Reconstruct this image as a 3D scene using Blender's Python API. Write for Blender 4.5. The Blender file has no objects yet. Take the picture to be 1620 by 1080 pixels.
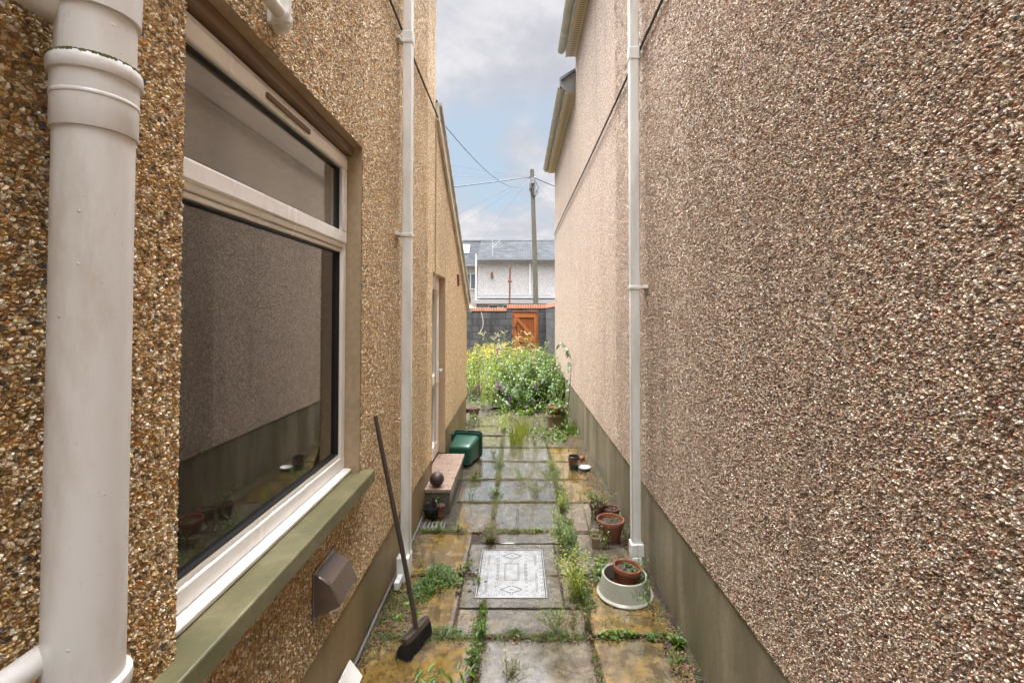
import bpy, math, random
import numpy as np
from mathutils import Vector, Matrix
R = math.radians
random.seed(7); rng = np.random.default_rng(7)
S = bpy.context.scene
COL = S.collection

# ------------------------------------------------------------------ camera
H, F = 1.75, 740.0
cam = bpy.data.cameras.new('camera'); cam_o = bpy.data.objects.new('camera', cam); COL.objects.link(cam_o)
cam_o.location = (0, 0, H); cam_o.rotation_euler = (R(91.3), 0, 0)
cam.sensor_width = 36; cam.lens = F/1620*36
cam.shift_x = -9/1620; cam.shift_y = -60.8/1620
cam.clip_start = 0.02; cam.clip_end = 2000
S.camera = cam_o
# ------------------------------------------------------------------ exposure
S.view_settings.view_transform = 'Standard'; S.view_settings.look = 'None'
S.view_settings.gamma = 1; S.view_settings.exposure = 1.90
S.cycles.max_bounces = 12; S.cycles.diffuse_bounces = 7; S.cycles.glossy_bounces = 4; S.cycles.transmission_bounces = 6; S.cycles.transparent_max_bounces = 16
S.cycles.caustics_reflective = False; S.cycles.caustics_refractive = False
S.cycles.sample_clamp_indirect = 6
try:
    S.cycles.use_denoising = True; S.cycles.denoiser = 'OPENIMAGEDENOISE'
except Exception: pass

# ------------------------------------------------------------------ node helper
class NT:
    def __init__(s, tree): s.t = tree; s.n = tree.nodes; s.l = tree.links
    def add(s, typ, inputs=None, **kw):
        nd = s.n.new(typ)
        for k, v in kw.items(): setattr(nd, k, v)
        for k, v in (inputs or {}).items():
            sock = nd.inputs[k]
            if isinstance(v, bpy.types.NodeSocket): s.l.new(v, sock)
            else: sock.default_value = v
        return nd
    def math(s, op, a, b=0.0, c=0.0, clamp=False):
        return s.add('ShaderNodeMath', {0: a, 1: b, 2: c}, operation=op, use_clamp=clamp).outputs[0]
    def vmath(s, op, a, b=(0, 0, 0)):
        return s.add('ShaderNodeVectorMath', {0: a, 1: b}, operation=op).outputs[0]
    def mix(s, f, a, b, blend='MIX'):
        nd = s.add('ShaderNodeMix', data_type='RGBA', blend_type=blend)
        for i, v in ((0, f), (6, a), (7, b)):
            if isinstance(v, bpy.types.NodeSocket): s.l.new(v, nd.inputs[i])
            elif i and len(v) == 3: nd.inputs[i].default_value = (*v, 1)
            else: nd.inputs[i].default_value = v
        return nd.outputs[2]
    def noise(s, vec, scale, detail=4, rough=.55, dist=0.0):
        return s.add('ShaderNodeTexNoise', {'Vector': vec, 'Scale': scale, 'Detail': detail, 'Roughness': rough, 'Distortion': dist}).outputs
    def vor(s, vec, scale, feature='F1', rnd=1.0):
        return s.add('ShaderNodeTexVoronoi', {'Vector': vec, 'Scale': scale, 'Randomness': rnd}, feature=feature).outputs
    def ramp(s, fac, stops, interp='LINEAR'):
        nd = s.add('ShaderNodeValToRGB', {0: fac}); cr = nd.color_ramp; cr.interpolation = interp
        while len(cr.elements) < len(stops): cr.elements.new(.5)
        for e, (p, c) in zip(cr.elements, stops):
            e.position = p; e.color = (*c, 1) if len(c) == 3 else c
        return nd.outputs[0]
    def rmap(s, v, a, b, c=0.0, d=1.0):
        return s.add('ShaderNodeMapRange', {'Value': v, 'From Min': a, 'From Max': b, 'To Min': c, 'To Max': d}, interpolation_type='SMOOTHSTEP').outputs[0]
    def bump(s, h, strength=.5, dist=.01, normal=None):
        i = {'Height': h, 'Strength': strength, 'Distance': dist}
        if normal is not None: i['Normal'] = normal
        return s.add('ShaderNodeBump', i).outputs[0]

# ------------------------------------------------------------------ world (bright veiled sky, thin cloud and blue gaps)
W = bpy.data.worlds.new('World'); S.world = W; W.use_nodes = True
t = NT(W.node_tree); t.n.clear()
SUN_EL, SUN_AZ = R(64), R(-10)
sky = t.add('ShaderNodeTexSky', sky_type='NISHITA', sun_disc=False, sun_elevation=SUN_EL, sun_rotation=SUN_AZ, dust_density=2.0)
tc = t.add('ShaderNodeTexCoord').outputs['Generated']
sep = t.add('ShaderNodeSeparateXYZ', {0: tc}).outputs
zc = t.math('MAXIMUM', sep[2], 0.0)
inv = t.math('DIVIDE', 1.0, t.math('ADD', zc, .22))
cv = t.add('ShaderNodeCombineXYZ', {0: t.math('MULTIPLY', sep[0], inv), 1: t.math('MULTIPLY', sep[1], inv), 2: 3.1}).outputs[0]
cn = t.noise(cv, 1.5, 8, .56, .3)[0]
cn2 = t.noise(cv, 5.0, 6, .6)[0]
cov = t.rmap(cn, .32, .52)
# more cloud overhead, broken cloud low down
cov = t.math('MAXIMUM', cov, t.rmap(zc, .36, .48))
shade = t.ramp(t.math('ADD', t.math('MULTIPLY', cn2, .35), t.math('MULTIPLY', cn, .65)),
               [(.36, (3.9, 4.0, 4.75)), (.48, (4.7, 4.75, 5.45)), (.62, (6.6, 6.5, 7.1))])
bl = t.mix(.6, sky.outputs[0], (3.7, 4.7, 5.9), 'MIX')
skc = t.mix(cov, bl, shade)
# strong gain added to the unseen overhead sky to light the alley walls
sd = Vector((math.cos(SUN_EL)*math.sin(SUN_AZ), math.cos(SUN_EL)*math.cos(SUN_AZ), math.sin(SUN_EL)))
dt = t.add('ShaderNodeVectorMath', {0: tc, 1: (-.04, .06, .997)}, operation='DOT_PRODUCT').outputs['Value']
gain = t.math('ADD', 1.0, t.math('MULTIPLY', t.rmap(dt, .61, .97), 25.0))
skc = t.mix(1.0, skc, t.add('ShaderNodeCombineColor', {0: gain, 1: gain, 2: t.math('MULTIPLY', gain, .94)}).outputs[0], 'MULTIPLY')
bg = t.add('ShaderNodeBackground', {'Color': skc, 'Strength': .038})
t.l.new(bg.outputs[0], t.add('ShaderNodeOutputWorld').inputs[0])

# ------------------------------------------------------------------ sun (veiled)
sl = bpy.data.lights.new('sun', 'SUN'); sl.energy = .9; sl.angle = R(22); sl.color = (1, .96, .90)
so = bpy.data.objects.new('sun', sl); COL.objects.link(so)
so.rotation_euler = (-sd).to_track_quat('-Z', 'Y').to_euler(); so.location = (0, -4, 12)

# ------------------------------------------------------------------ mesh helpers
ORI = {}
class MB:
    def __init__(s): s.v = []; s.f = []; s.t = []
    def add(s, vs, fs, tone=.5):
        o = len(s.v); s.v.extend([tuple(map(float, p)) for p in vs])
        for q in fs: s.f.append(tuple(i+o for i in q)); s.t.append(tone)
    def box(s, x0, x1, y0, y1, z0, z1, M=None, tone=.5):
        vs = [(x, y, z) for x in (x0, x1) for y in (y0, y1) for z in (z0, z1)]
        if M is not None: vs = [M @ Vector(p) for p in vs]
        s.add(vs, [(0, 1, 3, 2), (4, 6, 7, 5), (0, 4, 5, 1), (2, 3, 7, 6), (0, 2, 6, 4), (1, 5, 7, 3)], tone); return s
    def lathe(s, prof, c=(0, 0, 0), n=40, M=None, tone=.5, wob=0.0):
        vs = []
        for r, z in prof:
            for i in range(n):
                a = 2*math.pi*i/n; w = 1+wob*math.sin(3*a+1)
                p = Vector((r*w*math.cos(a), r*w*math.sin(a), z))
                if M is not None: p = M @ p
                vs.append((p.x+c[0], p.y+c[1], p.z+c[2]))
        m = len(prof)
        fs = [(j*n+i, j*n+(i+1) % n, (j+1)*n+(i+1) % n, (j+1)*n+i) for j in range(m-1) for i in range(n)]
        s.add(vs, fs, tone); return s
    def disc(s, c, r, n=32, tone=.5):
        s.add([(c[0]+r*math.cos(2*math.pi*i/n), c[1]+r*math.sin(2*math.pi*i/n), c[2]) for i in range(n)], [tuple(range(n))], tone); return s
    def tube(s, pts, r, n=10, cap=True, tone=.5):
        pts = [Vector(p) for p in pts]; m = len(pts)
        rs = r if isinstance(r, (list, tuple)) else [r]*m
        vs = []; u = None
        for i, p in enumerate(pts):
            d = (pts[min(i+1, m-1)]-pts[max(i-1, 0)])
            d = d.normalized() if d.length > 1e-9 else Vector((0, 0, 1))
            if u is None: u = d.orthogonal().normalized()
            else:
                u = (u-d*u.dot(d)); u = u.normalized() if u.length > 1e-6 else d.orthogonal().normalized()
            w = d.cross(u)
            for k in range(n):
                a = 2*math.pi*k/n; vs.append(p+(u*math.cos(a)+w*math.sin(a))*rs[i])
        fs = [(j*n+i, j*n+(i+1) % n, (j+1)*n+(i+1) % n, (j+1)*n+i) for j in range(m-1) for i in range(n)]
        if cap: fs += [tuple(range(n))[::-1], tuple(range((m-1)*n, m*n))]
        s.add(vs, fs, tone); return s
    def extrude_y(s, prof, y0, y1, closed=True, tone=.5, ends=None):
        n = len(prof); e = ends or ((0, 0), (0, 0))
        vs = [(x+e[0][0], y0, z+e[0][1]) for x, z in prof]+[(x+e[1][0], y1, z+e[1][1]) for x, z in prof]
        fs = [(i, (i+1) % n, n+(i+1) % n, n+i) for i in range(n if closed else n-1)]
        if closed: fs += [tuple(range(n))[::-1], tuple(range(n, 2*n))]
        s.add(vs, fs, tone); return s
    def prism(s, poly, axis, a0, a1, tone=.5):
        # poly in the two other axes, extruded along axis
        n = len(poly)
        def mk(p, a):
            q = list(p); q.insert(axis, a); return tuple(q)
        vs = [mk(p, a0) for p in poly]+[mk(p, a1) for p in poly]
        fs = [(i, (i+1) % n, n+(i+1) % n, n+i) for i in range(n)]+[tuple(range(n))[::-1], tuple(range(n, 2*n))]
        s.add(vs, fs, tone); return s
    def leaf(s, base, d, up, L, w, droop=.3, fold=.25, seg=4, tone=.5, shape=0):
        base = Vector(base); d = Vector(d).normalized(); up = Vector(up)
        side = d.cross(up)
        side = side.normalized() if side.length > 1e-5 else d.orthogonal().normalized()
        nrm = side.cross(d).normalized()
        vs = []; 
        for i in range(seg+1):
            q = i/seg
            ww = (math.sin(math.pi*min(1, q**.75*.97+.03)) if shape == 0 else (1-q)**.6*min(1, q*6+.3) if shape == 1 else math.sin(math.pi*min(1, q**.55*.97+.03)))*w*.5
            c = base+d*(L*q*(1-droop*.25*q))-Vector((0, 0, 1))*(droop*L*q*q)*.6
            vs += [c-side*ww+nrm*ww*fold*2, c, c+side*ww+nrm*ww*fold*2]
        fs = []
        for i in range(seg):
            a = i*3; fs += [(a, a+1, a+4, a+3), (a+1, a+2, a+5, a+4)]
        s.add(vs, fs, tone)
    def build(s, name, mat, parent=None, smooth=True, bevel=0, angle=35, loc=None):
        me = bpy.data.meshes.new(name); me.from_pydata(s.v, [], s.f); me.update()
        at = me.attributes.new('tone', 'FLOAT', 'FACE'); at.data.foreach_set('value', np.array(s.t, 'f'))
        return link(name, me, mat, parent, smooth, bevel, angle, loc)
def link(name, me, mat, parent=None, smooth=True, bevel=0, angle=35, loc=None):
    if mat: me.materials.append(mat)
    if smooth: me.polygons.foreach_set('use_smooth', [True]*len(me.polygons))
    o = bpy.data.objects.new(name, me); COL.objects.link(o)
    if smooth and angle:
        try: me.set_sharp_from_angle(angle=R(angle))
        except Exception: pass
    if bevel:
        b = o.modifiers.new('bevel', 'BEVEL'); b.width = bevel; b.segments = 2; b.limit_method = 'ANGLE'; b.angle_limit = R(40)
    if parent is not None:
        o.parent = parent; off = ORI.get(parent.name, Vector((0, 0, 0))); o.location = -off
    elif loc is not None:      # vertices are in world space: move them so that the origin sits at the thing's base
        me.transform(Matrix.Translation(-Vector(loc))); o.location = loc
    return o
def thing(name, label, cat, loc=(0, 0, 0), group=None, kind=None):
    o = bpy.data.objects.new(name, None); COL.objects.link(o); o.empty_display_size = .1
    o.location = loc; o['label'] = label; o['category'] = cat
    if group: o['group'] = group
    if kind: o['kind'] = kind
    ORI[o.name] = Vector(loc); return o
def tag(o, label, cat=None, group=None, kind=None):
    if label: o['label'] = label
    if cat: o['category'] = cat
    if group: o['group'] = group
    if kind: o['kind'] = kind
    return o
def struct(name, mb, mat, **k):
    o = mb.build(name, mat, **k) if isinstance(mb, MB) else link(name, mb, mat, **k)
    o['kind'] = 'structure'; return o
def g(px, py, z=0.0):          # ground point seen at a photo pixel
    Y = (H-z)*F/(py-496.0); return Vector(((px-819)*Y/F, Y, z))

# ------------------------------------------------------------------ materials
def mat(name, build, disp=False):
    m = bpy.data.materials.new(name); m.use_nodes = True; t = NT(m.node_tree); t.n.clear()
    out = t.add('ShaderNodeOutputMaterial'); tc = t.add('ShaderNodeTexCoord').outputs['Object']
    r = build(t, tc)
    if isinstance(r, tuple): t.l.new(r[0], out.inputs[0]); t.l.new(r[1], out.inputs[2]); m.displacement_method = 'BOTH'
    else: t.l.new(r, out.inputs[0])
    return m
def pbr(t, col, rough=.5, normal=None, **kw):
    i = {'Base Color': col if isinstance(col, bpy.types.NodeSocket) else (*col, 1), 'Roughness': rough}
    if normal is not None: i['Normal'] = normal
    for k, v in kw.items(): i[k.replace('_', ' ')] = v
    return t.add('ShaderNodeBsdfPrincipled', i).outputs[0]

def dash(stones, mortar, scale, tint=None, amp=.006, disp=True, stain=None):
    def b(t, tc):
        wv = t.vmath('ADD', tc, t.vmath('MULTIPLY', t.vmath('SUBTRACT', t.noise(tc, 90, 2)[1], (.5, .5, .5)), (.006, .006, .006)))
        st = t.vmath('MULTIPLY', wv, (1, 1, 1.12))
        v = t.vor(st, scale, 'F1'); e = t.vor(st, scale, 'DISTANCE_TO_EDGE')[0]
        sepc = t.add('ShaderNodeSeparateColor', {0: v['Color']}).outputs
        col = t.ramp(sepc[0], stones, 'CONSTANT')
        fine = t.noise(tc, 420, 3)[0]
        br = t.math('MULTIPLY_ADD', sepc[1], .6, .93)
        br = t.math('MULTIPLY', br, t.math('MULTIPLY_ADD', fine, .5, .75))
        col = t.mix(1.0, col, t.add('ShaderNodeCombineColor', {0: br, 1: br, 2: br}).outputs[0], 'MULTIPLY')
        edge = t.rmap(e, .0, .055)
        col = t.mix(edge, mortar, col)
        if stain: col = stain(t, tc, col)
        dome = t.math('POWER', t.rmap(e, 0.0, .42), .55)
        h = t.math('MULTIPLY', dome, t.math('MULTIPLY_ADD', sepc[2], .75, .45))
        # each stone lies at its own tilt
        tilt = t.add('ShaderNodeVectorMath', {0: t.vmath('SUBTRACT', v['Color'], (.5, .5, .5)), 1: t.vmath('SUBTRACT', st, v['Position'])}, operation='DOT_PRODUCT').outputs['Value']
        h = t.math('ADD', h, t.math('MULTIPLY', t.math('MULTIPLY', tilt, scale*.55), edge))
        h = t.math('ADD', h, t.math('MULTIPLY', t.noise(tc, 5, 3)[0], .35))
        sh = pbr(t, col, t.math('MULTIPLY_ADD', sepc[1], .3, .45), **({} if disp else {'Normal': t.bump(h, 1.0, amp)}))
        if disp:
            d = t.add('ShaderNodeDisplacement', {'Height': h, 'Midlevel': 0.0, 'Scale': amp}).outputs[0]
            return sh, d
        return sh
    return b
STL = [(0, (.55, .40, .20)), (.16, (.42, .255, .09)), (.32, (.68, .56, .37)), (.47, (.24, .14, .06)), (.57, (.50, .33, .13)), (.71, (.78, .70, .54)), (.82, (.31, .19, .085)), (.91, (.13, .105, .08)), (.95, (.50, .24, .08))]
STR = [(0, (.49, .385, .28)), (.20, (.32, .21, .14)), (.34, (.58, .49, .385)), (.48, (.20, .13, .09)), (.57, (.42, .295, .20)), (.73, (.70, .62, .52)), (.80, (.26, .20, .15)), (.90, (.28, .11, .065)), (.95, (.10, .08, .07))]
def stainL(t, tc, c):
    z = t.add('ShaderNodeSeparateXYZ', {0: tc}).outputs
    n = t.noise(t.vmath('MULTIPLY', tc, (1, 1, .35)), 1.6, 5)[0]
    c = t.mix(t.math('MULTIPLY', t.rmap(n, .5, .75), .28), c, (.16, .12, .06), 'MIX')
    return c
def stainR(t, tc, c):
    n = t.noise(t.vmath('MULTIPLY', tc, (1, 1, .25)), 1.1, 5)[0]
    c = t.mix(t.math('MULTIPLY', t.rmap(n, .48, .78), .3), c, (.15, .12, .095), 'MIX')
    n2 = t.noise(t.vmath('MULTIPLY', tc, (1, 1, .09)), 5.5, 5, .6)[0]
    return t.mix(t.math('MULTIPLY', t.rmap(n2, .55, .72), .25), c, (.10, .085, .065), 'MIX')
M = {}
M['dashL'] = mat('golden pebbledash', dash(STL, (.19, .12, .05), 112, stain=stainL))
M['dashR'] = mat('mixed pebbledash', dash(STR, (.20, .15, .105), 125, stain=stainR))
M['dashFar'] = mat('distant pebbledash', dash([(0, (.48, .46, .44)), (.4, (.41, .39, .37)), (.7, (.55, .53, .51))], (.4, .38, .36), 30, disp=False, amp=.01))

def concrete(c1, c2, green=.0, rough=.75, scale=1, streak=True):
    def b(t, tc):
        v = t.vmath('MULTIPLY', tc, (1, 1, .22)) if streak else tc
        n1 = t.noise(v, 3.2*scale, 6)[0]; n2 = t.noise(tc, 40, 5)[0]; n3 = t.noise(tc, 260, 3)[0]
        c = t.mix(t.rmap(n1, .35, .65), c1, c2)
        c = t.mix(t.math('MULTIPLY', t.rmap(n2, .35, .7), .35), c, tuple(x*.55 for x in c1))
        if green:
            gm = t.math('MULTIPLY', t.rmap(t.noise(v, 2.3*scale, 6, .6, .4)[0], .42, .66), green)
            c = t.mix(gm, c, (.06, .066, .02))
        c = t.mix(t.math('MULTIPLY', n3, .3), c, tuple(min(1, x*1.35) for x in c2))
        h = t.math('ADD', t.math('MULTIPLY', n2, .6), t.math('MULTIPLY', n3, .4))
        return pbr(t, c, rough, t.bump(h, .35, .003))
    return b
M['plinthL'] = mat('left plinth render', concrete((.22, .155, .075), (.33, .24, .13), .6, .5))
M['plinthR'] = mat('right plinth render', concrete((.12, .098, .058), (.30, .26, .18), .65, .5, 1.5))
M['reveal'] = mat('smooth reveal render', concrete((.40, .29, .175), (.50, .38, .24), .12, .7))
M['sill'] = mat('mossy concrete sill', concrete((.13, .115, .05), (.22, .20, .11), .8, .4, 1.4, False))
M['concrete'] = mat('wet concrete', concrete((.10, .095, .08), (.15, .145, .125), .15, .2, 2, False))
M['whiterender'] = mat('pale render', concrete((.40, .39, .38), (.46, .45, .44), .0, .8, .5))

def upvc(c=(.70, .69, .66), dirt=.35, rough=.32, grime=(.30, .27, .20)):
    def b(t, tc):
        n = t.noise(t.vmath('MULTIPLY', tc, (1, 1, .3)), 7, 6, .65)[0]
        n2 = t.noise(tc, 60, 4)[0]
        f = t.math('MULTIPLY', t.rmap(n, .42, .75), dirt)
        col = t.mix(f, c, grime)
        sp = t.rmap(t.noise(tc, 130, 2)[0], .70, .76)
        col = t.mix(t.math('MULTIPLY', sp, .35), col, (.35, .28, .2))
        dv = t.vor(tc, 38, 'F1')          # rain drops clinging to it
        drop = t.math('SUBTRACT', 1.0, t.rmap(dv['Distance'], .05, .13))
        drop = t.math('MULTIPLY', drop, t.rmap(t.add('ShaderNodeSeparateColor', {0: dv['Color']}).outputs[0], .80, .82))
        h = t.math('ADD', t.math('MULTIPLY', n2, .15), t.math('MULTIPLY', drop, 1.2))
        return pbr(t, col, t.math('MULTIPLY_ADD', n, .2, rough-.1), t.bump(h, .45, .002), Specular_IOR_Level=.5)
    return b
M['upvc'] = mat('white plastic', upvc((.78, .78, .75))); M['upvcwin'] = mat('window frame plastic', upvc((.84, .82, .77), .15, .25))
M['pipe'] = mat('weathered pipe plastic', upvc((.70, .685, .65), .75, .3, (.42, .35, .26)))
M['downpipe'] = mat('pale grey drainpipe plastic', upvc((.78, .80, .775), .4, .3))
def pl(c, r=.4, n=.12, **k):
    def b(t, tc):
        nn = t.noise(tc, 45, 5)[0]; n2 = t.noise(tc, 6, 5)[0]
        col = t.mix(t.math('MULTIPLY', t.rmap(n2, .35, .7), .45), c, tuple(x*.5 for x in c))
        return pbr(t, col, r, t.bump(nn, n, .002), **k)
    return b
M['moss'] = mat('moss', pl((.13, .135, .04), .9, .8))
M['rubber'] = mat('black gasket', pl((.012, .012, .012), .5))
M['brownplastic'] = mat('brown plastic cowl', pl((.10, .068, .056), .12, .05, Specular_IOR_Level=1.0, Coat_Weight=1.0, Coat_IOR=1.7, Coat_Roughness=.15))
M['green'] = mat('green plastic', pl((.014, .088, .06), .28, .1))
M['darkgreen'] = mat('dark green plastic', pl((.01, .05, .035), .35, .1))
M['black'] = mat('black plastic', pl((.018, .018, .018), .35, .1))
M['cable'] = mat('cable sheath', pl((.035, .03, .025), .6))
M['conduit'] = mat('grey conduit', pl((.13, .125, .115), .45))
M['wire'] = mat('overhead wire', pl((.11, .115, .13), .6))
M['whiteline'] = mat('white cord', pl((.6, .58, .55), .6))
M['grime'] = mat('grime in recesses', pl((.07, .06, .04), .5))
M['soil'] = mat('wet soil', pl((.045, .028, .016), .7, 1.0))
M['ball'] = mat('rusty ball', pl((.06, .035, .027), .45, .6))
M['fascia'] = mat('weathered cream fascia', pl((.70, .68, .60), .45))
def soffit(t, tc):
    s3 = t.add('ShaderNodeSeparateXYZ', {0: tc}).outputs
    a = t.math('GREATER_THAN', t.math('PINGPONG', s3[1], .0225), .016)
    b = t.math('MULTIPLY', t.math('GREATER_THAN', s3[0], .785), t.math('LESS_THAN', s3[0], .855))
    return pbr(t, t.mix(t.math('MULTIPLY', a, b), (.72, .62, .45), (.12, .09, .06)), .5)
M['soffit'] = mat('tan vented soffit', soffit)
M['gutter'] = mat('dirty grey gutter', pl((.55, .55, .50), .5, .4))
M['lead'] = mat('grey roof edge', pl((.35, .36, .37), .5))
M['broomwood'] = mat('dark wet wood', pl((.055, .04, .03), .45, .5))
M['bristle'] = mat('black bristles', pl((.012, .010, .010), .5))
M['whitedish'] = mat('white china', pl((.7, .7, .68), .15))
M['rust'] = mat('rusty pole', pl((.22, .10, .045), .8))
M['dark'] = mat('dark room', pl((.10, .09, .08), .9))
M['curtain'] = mat('beige curtain', pl((.88, .82, .72), .9))

def terra(c=(.21, .062, .03), lime=.3):
    def b(t, tc):
        n = t.noise(tc, 18, 6, .65)[0]; n2 = t.noise(tc, 150, 4)[0]
        col = t.mix(t.math('MULTIPLY', t.rmap(n, .45, .72), lime), c, (.22, .17, .11))
        col = t.mix(t.math('MULTIPLY', t.rmap(t.noise(tc, 9, 5)[0], .5, .7), .6), col, tuple(x*.35 for x in c))
        return pbr(t, col, .42, t.bump(n2, .3, .002))
    return b
M['terra'] = mat('terracotta', terra()); M['terradark'] = mat('dark wet terracotta', terra((.13, .055, .035), .2)); M['terramoss'] = mat('mossy stoneware', terra((.22, .16, .09), .9))
M['basin'] = mat('cream stoneware basin', upvc((.36, .36, .30), .4, .3, (.25, .25, .16)))

def slabmat(t, tc):
    tone = t.add('ShaderNodeAttribute', attribute_name='tone').outputs['Fac']
    n1 = t.noise(tc, 2.6, 7, .62, .6)[0]; n2 = t.noise(tc, 14, 6, .62)[0]; n3 = t.noise(tc, 180, 4)[0]; n4 = t.noise(tc, 6, 6, .65, 1.0)[0]
    grey = t.mix(t.rmap(n2, .35, .68), (.080, .068, .046), (.175, .155, .115))
    ochre = t.mix(t.rmap(n2, .3, .7), (.075, .045, .012), (.27, .165, .028))
    f = t.rmap(t.math('ADD', t.math('MULTIPLY', tone, .9), t.math('MULTIPLY', n1, 1.0)), .80, 1.20)
    col = t.mix(f, grey, ochre)
    blot = t.rmap(n4, .50, .64)
    col = t.mix(t.math('MULTIPLY', blot, .48), col, (.030, .021, .012))
    col = t.mix(t.math('MULTIPLY', t.rmap(t.noise(tc, 4.2, 6, .6)[0], .56, .7), .22), col, (.07, .08, .025))
    sx = t.add('ShaderNodeSeparateXYZ', {0: tc}).outputs          # silt and algae held along the joints
    wob = t.math('MULTIPLY', t.math('SUBTRACT', t.noise(tc, 9, 5, .65)[0], .5), .22)
    py_ = t.math('MULTIPLY', t.math('PINGPONG', t.math('SUBTRACT', sx[1], 2.57), .2985), 1.0)
    pxa = t.math('MINIMUM', t.math('ABSOLUTE', t.math('ADD', sx[0], .205)), t.math('ABSOLUTE', t.math('SUBTRACT', sx[0], .395)))
    dj = t.math('ADD', t.math('MINIMUM', py_, t.math('MULTIPLY', pxa, 1.3)), wob)
    col = t.mix(t.math('MULTIPLY', t.math('SUBTRACT', 1.0, t.rmap(dj, -.01, .060)), .78), col, (.026, .018, .008))
    pat = t.rmap(t.noise(tc, 34, 6, .7, 1.2)[0], .52, .6)
    col = t.mix(t.math('MULTIPLY', pat, .38), col, (.030, .023, .014))
    sp = t.rmap(t.vor(tc, 70)[0], .12, .2)
    col = t.mix(t.math('SUBTRACT', 1.0, sp), col, (.10, .085, .06))
    wet = t.rmap(t.noise(tc, 3.4, 4, .5, .4)[0], .30, .52)
    rough = t.math('SUBTRACT', .30, t.math('MULTIPLY', wet, .24))
    h = t.math('ADD', t.math('MULTIPLY', n3, .5), t.math('MULTIPLY', n2, 1.4))
    h = t.math('MULTIPLY', h, t.math('SUBTRACT', 1.1, t.math('MULTIPLY', wet, .85)))
    pj = t.rmap(t.math('MINIMUM', py_, pxa), .012, .035)           # silt at the very edge is dull
    wet = t.math('MULTIPLY', wet, pj); rough = t.math('ADD', rough, t.math('MULTIPLY', t.math('SUBTRACT', 1.0, pj), .45), clamp=True)
    return pbr(t, col, rough, t.bump(h, .45, .004), Specular_IOR_Level=t.math('MULTIPLY', pj, .8), Coat_Weight=t.math('MULTIPLY', t.math('MULTIPLY_ADD', wet, .8, .2), pj), Coat_Roughness=.04, Coat_IOR=1.75, Coat_Normal=t.bump(t.noise(tc, 9, 3)[0], .08, .01))
M['slab'] = mat('wet paving slabs', slabmat)
def soilmat(t, tc):
    n = t.noise(tc, 30, 7, .7)[0]; n2 = t.noise(tc, 3, 5)[0]; v = t.vor(tc, 55)
    col = t.ramp(n, [(.3, (.010, .007, .004)), (.5, (.03, .018, .010)), (.62, (.08, .038, .018)), (.72, (.05, .055, .015))])
    col = t.mix(t.math('MULTIPLY', t.rmap(n2, .45, .65), .5), col, (.045, .06, .015))
    h = t.math('ADD', n, t.math('MULTIPLY', v[0], .7))
    return pbr(t, col, .55, t.bump(h, 1.0, .02))
M['ground'] = mat('dark wet earth', soilmat)
def brickwall(t, tc):
    # grey blocks of the garden wall
    sep = t.add('ShaderNodeSeparateXYZ', {0: tc}).outputs
    v = t.add('ShaderNodeCombineXYZ', {0: t.math('ADD', sep[0], sep[1]), 1: sep[2], 2: 0.0}).outputs[0]
    br = t.add('ShaderNodeTexBrick', {'Vector': v, 'Color1': (.12, .117, .113, 1), 'Color2': (.06, .058, .056, 1), 'Mortar': (.035, .033, .03, 1), 'Scale': 1.0, 'Mortar Size': .011, 'Brick Width': .45, 'Row Height': .225, 'Bias': -.2})
    n = t.noise(t.vmath('MULTIPLY', tc, (1, 1, .4)), 4, 7, .7)[0]; n2 = t.noise(tc, 25, 6)[0]
    col = t.mix(t.math('MULTIPLY', t.rmap(n, .45, .62), .8), br.outputs[0], (.04, .04, .042))
    col = t.mix(t.math('MULTIPLY', t.rmap(n2, .62, .75), .6), col, (.4, .38, .35))
    return pbr(t, col, .8, t.bump(t.math('SUBTRACT', n2, br.outputs[1]), .6, .01))
M['block'] = mat('sooty concrete blocks', brickwall)
def coping(t, tc):
    sep = t.add('ShaderNodeSeparateXYZ', {0: tc}).outputs
    v = t.add('ShaderNodeCombineXYZ', {0: t.math('ADD', sep[0], sep[1]), 1: sep[2], 2: 0.0}).outputs[0]
    br = t.add('ShaderNodeTexBrick', {'Vector': v, 'Color1': (.62, .22, .11, 1), 'Color2': (.48, .15, .07, 1), 'Mortar': (.62, .52, .42, 1), 'Scale': 1.0, 'Mortar Size': .010, 'Brick Width': .082, 'Row Height': 4.0}, offset=0.0)
    return pbr(t, br.outputs[0], .8, t.bump(t.noise(tc, 60, 4)[0], .4, .004))
M['coping'] = mat('red brick coping', coping)
def wood(c1, c2, axis=2):
    def b(t, tc):
        s = [16, 16, 16]; s[axis] = 1.2
        n = t.noise(t.vmath('MULTIPLY', tc, tuple(s)), 2.0, 6, .6, .8)[0]
        n2 = t.noise(tc, 4, 5)[0]
        col = t.mix(t.rmap(n, .35, .68), c1, c2)
        col = t.mix(t.math('MULTIPLY', t.rmap(n2, .5, .7), .35), col, tuple(x*.5 for x in c1))
        return pbr(t, col, .5, t.bump(n, .4, .004))
    return b
M['gate'] = mat('orange stained timber', wood((.27, .070, .016), (.36, .11, .03))); M['gatelight'] = mat('orange timber ledges', wood((.38, .115, .028), (.48, .17, .045), 0)); M['grooveshade'] = mat('painted groove shade', pl((.10, .035, .012), .7))  # boards darkened, ledges lightened: relief of one timber put into the colour
M['pole'] = mat('grey green pole timber', wood((.12, .115, .08), (.20, .19, .14)))
M['timber'] = mat('brown old timber', wood((.15, .085, .045), (.22, .14, .08), 1))
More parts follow.
